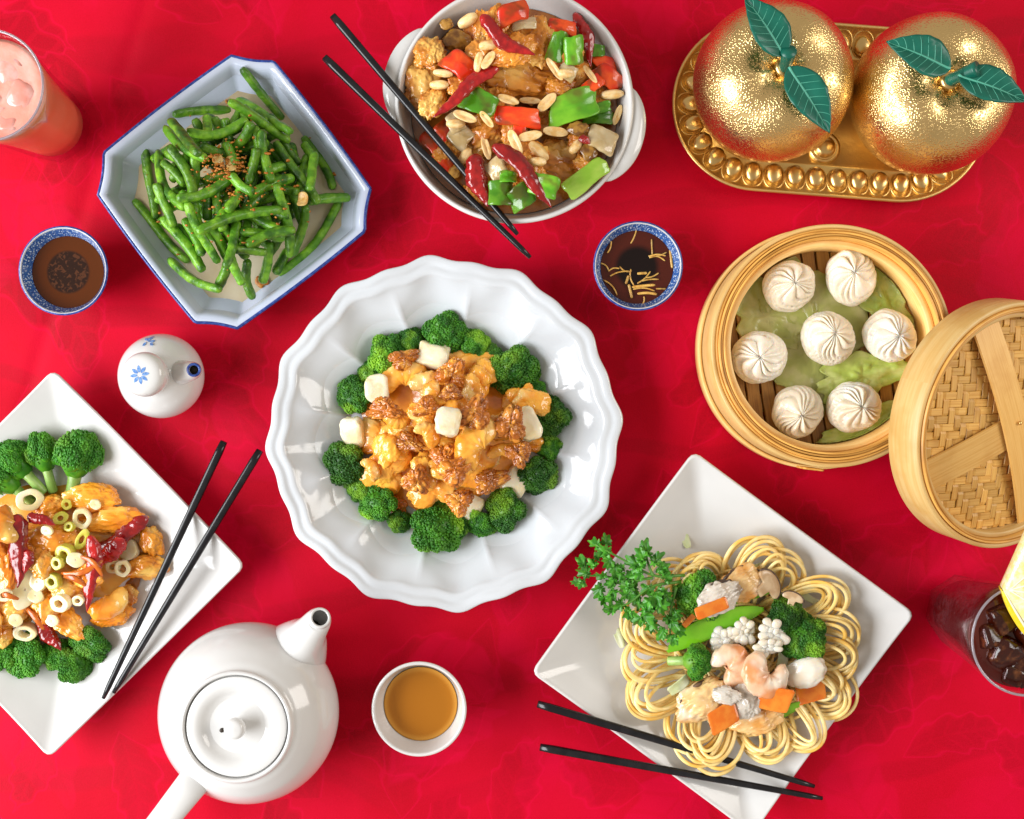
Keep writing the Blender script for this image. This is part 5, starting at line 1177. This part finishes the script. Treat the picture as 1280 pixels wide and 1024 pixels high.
for x1, y1, x2, y2, b_, lab in ((385, 515, 232, 562, .12, 'curled orange peel strip across the dark chilies'), (385, 575, 300, 500, -.2, 'orange peel strip crossing the longer peel strip'), (325, 612, 240, 575, -.15, 'thin orange peel strip below the longer strip'), (95, 690, 165, 775, .1, 'orange peel strip at the lower left of the orange chicken'), (0, 640, 70, 660, .1, 'orange peel strip at the left edge of the photo')):
    a0, b0 = zL(x1, y1), zL(x2, y2); a, b = P(*a0, .03), P(*b0, .03); L = np.linalg.norm(b-a); t = np.linspace(0, 1, 16)
    v, f = tube(np.column_stack([(t-.5)*L, b_*L*np.sin(PI*t), .004*np.sin(PI*t)]), .0022*np.sin(PI*np.clip(t*.9+.05, 0, 1))**.5, 8, flat=.35)
    o = put(hmL, 'left', 'orange_peel_strip', 'peel', 'orange peel strips', Proto((None, (v*100, f), MAT['peel'])), (a0[0]+b0[0])/2, (a0[1]+b0[1])/2, (0, 0, math.atan2(b[1]-a[1], b[0]-a[0])), (.01,)*3, 'x', .7); ITEMS.pop(); o['label'] = lab

# ---- right plate: noodle nest with seafood
zN = zoomer(720, 650, 3.103); kN = S/3.103*.97
DISH['noodle'] = (926, 815, 120, 'the noodle plate')
pn = P(922, 814, .015); pn[2] = .005
nest = thing('noodle_nest', 'golden crisp noodle nest with looped edges under the seafood', 'noodles', pn); nest.scale = (1.07, 1.02, 1)
NL = 23
for k in range(NL):
    a = k*2*PI/NL+.16*math.sin(k*2.3)+.2; ro = .0845+.004*math.sin(k*1.7); wd = .0195+.002*math.sin(k*2.9); rin = .046
    rad = np.array([math.cos(a), math.sin(a), 0]); per_ = np.array([-math.sin(a), math.cos(a), 0])
    up_ = .0225+.004*math.sin(k*2.1)+(.005 if -2.6 < math.atan2(math.sin(a), math.cos(a)) < -.6 else 0)
    for s_ in range(5):
        u = np.linspace(-.08, 1.08, 30); ww = wd-s_*.0027+rd(.0013); ll = ro-rin-s_*.0027+rd(.0013); ph = rd(.0032); pz = rd(.0026)
        sn = np.sign(np.sin(PI*u))*np.abs(np.sin(PI*u))**.8
        pth = np.outer(rin+ll*sn, rad)+np.outer(ww*np.cos(PI*u)*(.95+.25*np.abs(sn))+.002*s_*math.sin(k)+ph, per_)+pz*rad
        pth[:, 2] = .006+up_*(np.abs(np.sin(PI*np.clip(u, 0, 1)))**.7)*.75+.0035*np.cos(PI*u)+s_*.0012+rd(.0016)
        v, f = tube(pth, .00140*(1+.10*np.sin(u*9+k+s_)), 8, flat=.75)
        obj('noodle_strand', v, f, MAT['noodle'], nest)
for k in range(70):
    a = random.random()*6.28; r0 = random.uniform(0, .045); cx_, cy_ = r0*math.cos(a), r0*math.sin(a); R_ = random.uniform(.012, .03); a0 = random.random()*6.28; tt = np.linspace(0, random.uniform(2.5, 5), 26)
    pth = np.column_stack([cx_+R_*np.cos(tt+a0), cy_+R_*np.sin(tt+a0), .004+random.uniform(0, .014)+.002*np.sin(tt*2)])
    v, f = tube(pth, .0012, 7); obj('noodle_strand', v, f, MAT['noodle'], nest)
hmN = sq_hm(pN, A_N, lambda x, y: np.where(np.hypot(x-(pn[0]-pN[0]), y-(pn[1]-pN[1])) < .085, .0055+.0195*(1-sstep(.045, .09, np.hypot(x-(pn[0]-pN[0]), y-(pn[1]-pN[1])))), 0))
# cabbage shreds under the nest
for x, y, a, b_, lab in ((425, 75, 16, 36, 'pale cabbage shred above the noodle nest'), (160, 440, 16, 60, 'pale cabbage shred at the left of the noodle nest')):
    px, py = zN(x, y); v, f = slab(resample(rrect(1, 1, .6), 24), .12, lambda v: v+np.column_stack([0*v[:, 0], 0*v[:, 0], .25*v[:, 1]**2+.08*np.sin(v[:, 0]*4)]))
    o = put(hmN, 'noodle', 'cabbage_shred', 'cabbage', 'cabbage shreds by the noodles', Proto((None, (v, f), MAT['cabbage'])), px, py, (0, 0, rd()), (a*kN, b_*kN, a*kN), 'x', z=.008); ITEMS.pop(); o['label'] = lab
g = 'on the noodles'
CB = [Proto((None, pepper(s_, 1, .5, .3, .3), MAT['cabbage'])) for s_ in (41, 42)]
pile([(680, 185, 50, 22, 10), (775, 215, 36, 34), (900, 300, 45, 25, -30), (400, 640, 50, 40), (360, 360, 30, 50), (640, 560, 60, 40), (570, 800, 70, 26, -25), (800, 560, 50, 40)], hmN, zN, kN, 'noodle', 'cabbage_piece', 'cabbage', 'cabbage pieces '+g, CB, 'pale cabbage piece', zs=.8, q=.9)
def pea(seed):
    n = 40; t = np.linspace(0, 1, n); R = .30*np.sin(PI*np.clip(t, .015, .985))**.55
    return tube(np.column_stack([(t-.5)*2, .14*np.sin(PI*t), .03*np.sin(PI*t)]), R, 24, flat=.26, fun=lambda th, u: 1+.05*np.sin(u*30)*np.abs(np.cos(th)))
PE = [Proto((None, pea(1), MAT['pea']))]
pile([(675, 300, 90, 70, 15, 0), (815, 750, 95, 70, 32, 0)], hmN, zN, kN, 'noodle', 'snow_pea', 'snow pea', 'snow peas '+g, PE, 'green snow pea pod', zs=1.4, q=.85)
for k, (x, y, r, pi_, tx, ty) in enumerate(((485, 290, 92, 0, .2, -.2), (810, 375, 78, 1, .3, .2), (880, 455, 86, 2, 0, .4))):
    px, py = zN(x, y); s_ = r*kN*1.12
    put(hmN, 'noodle', 'broccoli_floret', 'broccoli', 'broccoli '+g, BR[pi_], px, py, (tx*1.2, ty*1.2, k), (s_, s_, s_*.85), 'dark green broccoli floret', z=.024+s_*.25)
px, py = zN(455, 545); s_ = 85*kN
put(hmN, 'noodle', 'broccoli_floret', 'broccoli', 'broccoli '+g, BRL[0], px, py, (Matrix.Rotation(math.radians(185), 3, 'Z')@Matrix.Rotation(math.radians(-72), 3, 'Y')).to_euler(), (s_*.8, s_*.8, s_*.9), 'light green broccoli floret on its side', z=.026+s_*.4)
def mussel(seed):
    v, f = ico(5); v = v*(1+.24*nz(v, 1.5, seed)+.20*np.abs(nz(v*[1, 2.2, 1], 2.6, seed+1))+.06*nz(v, 8, seed))[:, None]*[1, .68, .5]
    n = 34; a = np.linspace(-.5, 2.6, n); fr = tube(np.column_stack([.96*np.cos(a), .66*np.sin(a), .06*np.sin(a*7+seed)]), .075*(1+.35*np.sin(a*13))*np.sin(np.linspace(.15, PI-.15, n))**.5, 8)
    return (v, f), fr
MS = []
for s_ in (51, 52, 53):
    b_, fr = mussel(s_); MS.append(Proto(('meat', b_, MAT['oyster'] if s_ == 52 else MAT['mussel']), ('frilled_edge', fr, MAT['musselfrill'])))
pile([(640, 250, 76, 78, 30, 0), (500, 700, 95, 92, 25, 2), (695, 770, 84, 72, 20, 0), (555, 300, 72, 70, 30, 1, 'grey shelled mussel'), (650, 690, 62, 78, 100, 1, 'grey shelled mussel'), (585, 680, 44, 40, 0, 1, 'grey shelled mussel')], hmN, zN, kN, 'noodle', 'mussel', 'mussel', 'mussels '+g, MS, 'tan shelled mussel', asp=1.18, zs=1.0, q=.85)
t = np.linspace(0, PI, 18); mo = np.vstack([np.column_stack([np.cos(t), .15+.75*np.sin(t)]), [[-.9, -.02], [-.35, -.05], [-.28, -.75], [.28, -.75], [.35, -.05], [.9, -.02]]])
MSL = [Proto(('slice', slab(resample(mo, 60), .22), MAT['mushslice']), ('cap_skin', tube([(1.0*math.cos(q)*1.0, .02+.76*math.sin(q), .1) for q in np.linspace(.05, PI-.05, 24)], .10, 8), MAT['musselfrill']))]
pile([(740, 252, 66, 60, -58, 0), (840, 305, 42, 34, -20, 0)], hmN, zN, kN, 'noodle', 'mushroom_slice', 'mushroom', 'mushroom slices '+g, MSL, 'brown skinned mushroom slice', zs=1.1, q=.85, tilt=.35)
def carrot(seed, a, b): 
    o = resample(rrect(a, b, .12, 4), 36); o[:, 0] += .25*o[:, 1]*math.sin(seed); return slab(o, .22, lambda v: v+np.column_stack([0*v[:, 0], 0*v[:, 0], .08*np.sin(v[:, 0]*2+seed)]), (.4, .8), .05)
CT = [Proto((None, carrot(s_, 1, .75), MAT['carrot'])) for s_ in (1, 2)]; CTS = [Proto((None, carrot(3, 1, .38), MAT['carrot']))]
pile([(525, 342, 66, 62, 20, 0), (437, 390, 30, 32, 45, 0)], hmN, zN, kN, 'noodle', 'carrot_strip', 'carrot', 'carrot pieces '+g, CTS, 'orange carrot strip', zs=.8, q=.8)
pile([(770, 692, 56, 58, -8, 0), (910, 658, 52, 56, 20, 1), (570, 765, 54, 50, 30, 1)], hmN, zN, kN, 'noodle', 'carrot_piece', 'carrot', 'carrot pieces '+g, CT, 'orange carrot piece', asp=1.12, zs=.7, q=.85, tilt=.4)
pile([(540, 428, 205, 150, 24, 0)], hmN, zN, kN, 'noodle', 'snow_pea', 'snow pea', 'snow peas '+g, PE, 'long bright green snow pea pod', zs=.6, q=.8, tilt=.05)
def squid(seed, n=9):
    """scored squid: a curled body opening into blunt petals"""
    r = np.random.default_rng(seed); pt = [blob(seed, (.62, .5, .34), .15, 1.5, .02, 3)]
    for i in range(n):
        a = i*2*PI/n*.8+r.uniform(-.15, .15); L = r.uniform(.55, .85); up = r.uniform(.05, .35)
        path = [np.array([.25*math.cos(a), .22*math.sin(a), .12]), np.array([.6*L*math.cos(a), .55*L*math.sin(a), .2+up*.6]), np.array([1.1*L*math.cos(a), .95*L*math.sin(a), .1+up])]
        pt.append(tube(smooth_prof3(np.array(path), 5), np.array([.16, .18, .2, .21, .22, .22, .23, .23, .22, .19, .09])*r.uniform(.9, 1.2), 12, flat=.75))
    for i in range(4): pt.append(xf(blob(seed+i, (1, .8, .8), .25, 1.4, .03, 2), (r.uniform(-.3, .3), r.uniform(-.25, .25), .3), (0, 0, i), (.24, .2, .2)))
    return join(*pt)
SQP = [Proto((None, squid(1), MAT['squid'])), Proto((None, squid(2, 7), MAT['squid'])), Proto((None, blob(71, (1, .8, .35), .18, 1.2, .04), MAT['squid']))]
pile([(890, 592, 82, 72, 25, 2, 'flat white squid piece')], hmN, zN, kN, 'noodle', 'squid_piece', 'squid', 'squid pieces '+g, SQP, 'white scored squid piece', zs=1.0, q=.85)
pile([(575, 462, 66, 62, 30, 0), (655, 425, 58, 60, 60, 1), (765, 432, 62, 72, 80, 1), (745, 492, 62, 46, 0, 1)], hmN, zN, kN, 'noodle', 'squid_piece', 'squid', 'squid pieces '+g, SQP, 'white scored squid piece', asp=1.22, zs=.85, q=.82)
CS = [Proto((None, curl(81, 4.9, .50, .56), MAT['cshrimp'])), Proto((None, curl(82, 5.0, .54, .52), MAT['cshrimp']))]
pile([(585, 568, 88, 84, 40, 0), (748, 590, 90, 86, 250, 1)], hmN, zN, kN, 'noodle', 'peeled_shrimp', 'shrimp', 'peeled shrimp '+g, CS, 'curled pink peeled shrimp', asp=1.14, zs=.75, q=.85, tilt=.1)

# parsley sprig lying over the plate's rim
pp = P(*zN(420, 215), .034); ps = thing('parsley_sprig', 'curly green parsley sprig reaching past the left of the noodle plate', 'parsley', pp)
def leaflet(seed):
    n = 54; th = np.linspace(0, 2*PI, n, endpoint=False)
    e = .62+.30*np.abs(np.cos(1.5*th))**.8*(1+.0*th)+.14*np.sign(np.sin(th*9+seed))*np.abs(np.sin(th*9+seed))**.7
    e *= .75+.35*np.cos(th)
    rings = [np.array([[0, 0, 0.0]])]
    for t_ in (.3, .6, .85, 1): rings.append(np.column_stack([.55+e*t_*np.cos(th)-.1, e*t_*np.sin(th), .20*t_*np.sin(th*3+seed)+.10*np.cos(th*7+seed)*t_*t_-.15*t_*t_]))
    return loft(rings)
LM = []
for s_ in (1, 2, 3, 4):
    v, f = leaflet(s_*1.3); me = mesh(v*.01, [q[::-1] for q in f], True, 'leaf'); me.materials.append(MAT['parsley']); LM.append(me)
stems = [((420, 215), (300, 215), (175, 150), (75, 95)), ((300, 225), (200, 235), (120, 220), (25, 215)), ((400, 240), (290, 260), (210, 320), (130, 350)), ((300, 215), (285, 185), (270, 130), (270, 125)), ((330, 250), (290, 330), (260, 400), (255, 410)), ((390, 260), (370, 340), (365, 430), (370, 460)), ((200, 235), (150, 250), (120, 300), (115, 305))]
zst = lambda x: np.interp(x, [0, 120, 300, 420], [.040, .040, .044, .036])
tb = []
for st_ in stems: tb.append(tube(smooth_prof3(np.array([P(*zN(x, y), float(zst(x)))-pp for x, y in st_]), 6), np.linspace(.0012, .0006, 19), 7))
obj('stem', *join(*tb), MAT['parsleystem'], ps)
for x, y, a, s_ in ((130, 140, 140, 62), (95, 110, 150, 58), (150, 165, -80, 62), (175, 195, -90, 50), (60, 205, 180, 62), (40, 235, 200, 48), (80, 185, 120, 48), (110, 255, 210, 58), (140, 285, -90, 55), (115, 290, 240, 48), (155, 240, 180, 48), (270, 150, 100, 66), (245, 180, 150, 66), (300, 170, 50, 62), (265, 205, 200, 64), (320, 195, 20, 56), (230, 250, 200, 66), (285, 250, 260, 66), (320, 270, -60, 62), (250, 290, 220, 66), (190, 320, 190, 60), (155, 345, 180, 48), (215, 345, 230, 54), (270, 330, -80, 66), (310, 320, -40, 62), (255, 370, 260, 66), (285, 380, -60, 58), (350, 300, -30, 56), (345, 240, 20, 50), (365, 380, -70, 62), (345, 415, 240, 54), (385, 420, -40, 52), (365, 440, -90, 46), (240, 220, 170, 56), (210, 280, 200, 50), (290, 300, 250, 60), (380, 350, -60, 46)):
    p = P(*zN(x, y), float(zst(x))+random.uniform(-.002, .005))-pp
    o = obj('leaf', random.choice(LM), None, None, ps, p, (rd(.55), rd(.55), math.radians(a)+rd(.3))); o.scale = (s_*kN*64,)*3
    for q in range(1):
        o = obj('leaf', random.choice(LM), None, None, ps, p+np.array([rd(.0045), rd(.0045), rd(.003)]), (rd(.7), rd(.7), math.radians(a)+rd(1.2))); o.scale = (s_*kN*62,)*3

# ---- ginger shreds floating on the dark vinegar
zG = zoomer(720, 260, 7.3125)
for k, (x1, y1, x2, y2, b_) in enumerate(((555, 190, 500, 325, .05), (690, 285, 697, 430, 0), (660, 440, 830, 405, -.1), (665, 445, 820, 440, .1), (670, 455, 815, 485, .18), (860, 380, 880, 550, 0), (740, 235, 795, 300, .1), (320, 305, 285, 415, .1), (280, 330, 235, 430, -.1), (225, 505, 300, 575, .15), (295, 580, 395, 555, .15), (310, 625, 480, 580, .08), (400, 535, 510, 575, -.2), (500, 560, 530, 710, -.12), (480, 620, 455, 695, 0), (480, 700, 510, 825, 0), (560, 600, 650, 595, 0), (560, 690, 680, 580, -.08), (640, 640, 755, 595, -.08), (600, 670, 755, 655, .05), (510, 725, 725, 705, .02), (520, 745, 720, 760, .1), (560, 785, 740, 790, .05), (730, 740, 820, 740, 0), (600, 890, 735, 835, 0), (620, 810, 600, 890, .15), (250, 660, 375, 800, .12))):
    a0, b0 = zG(x1, y1), zG(x2, y2); a, b = P(*a0, .0238), P(*b0, .0238); L = np.linalg.norm(b-a); t = np.linspace(0, 1, 14); wd = .0011 if k in (5, 14, 15, 16, 20, 22) else .00062
    v, f = tube(np.column_stack([(t-.5)*L, b_*L*np.sin(PI*t), .0002*np.sin(t*9+k)]), wd*np.interp(t, [0, .05, .95, 1], [.6, 1, 1, .6]), 6, flat=.6)
    c = (a+b)/2; c[2] = .0236+.00045*(k % 4)
    DISH['vin'] = (797, 332, 45, 'the dark vinegar')
    o = tag(obj('ginger_shred', v, f, MAT['ginger'], loc=c, rot=(0, 0, math.atan2(b[1]-a[1], b[0]-a[0]))), None, 'ginger', 'ginger shreds in the vinegar')
    ITEMS.append((o, 'vin', (a0[0]+b0[0])/2, (a0[1]+b0[1])/2, 'pale ginger shred'))

# ---- sauce spots on the plates
def spot(px, py, r, seed, z, mat, label, stretch=1.5):
    th = np.linspace(0, 2*PI, 36, endpoint=False); e = r*(1+.25*np.sin(2*th+seed)+.15*np.sin(3*th+seed*2)+.08*np.sin(5*th+seed))
    o_ = np.column_stack([e*np.cos(th)*stretch, e*np.sin(th)]); c = P(px, py, z)
    v, f = loft([np.array([[0, 0, .0006]]), np.column_stack([o_*.7, np.full(36, .0005)]), np.column_stack([o_*.95, np.full(36, .0002)]), np.column_stack([o_, np.full(36, -.0003)])])
    tag(obj('sauce_spot', v, f, mat, loc=c, rot=(0, 0, seed)), label, 'sauce', 'sauce spots')
spot(165, 735, .0065, 1.2, .0072, MAT['brownsauce'], 'brown sauce spot right of the orange chicken')
spot(158, 752, .003, 2.2, .0074, MAT['glaze'], 'small amber sauce drip right of the orange chicken')
spot(150, 580, .0022, 3.1, .0085, MAT['glaze'], 'tiny amber sauce drip above the orange chicken')
spot(228, 135, .0012, .4, .0092, MAT['garlic'], 'tiny brown crumb on the upper left wall of the bean dish', 1.2)
spot(283, 127, .0011, 1.4, .0085, MAT['garlic'], 'tiny brown crumb above the green beans', 1.2)
spot(231, 348, .0022, 2.4, .0078, MAT['garlic'], 'brown crumb at the lower left of the green beans', 1.2)
spot(421, 217, .0020, 3.4, .0095, MAT['garlic'], 'brown crumb at the right of the green beans', 2.0)
spot(327, 352, .0042, 5.4, .0085, MAT['garlic'], 'burnt garlic flake below the green beans', 1.3)
finish_labels()
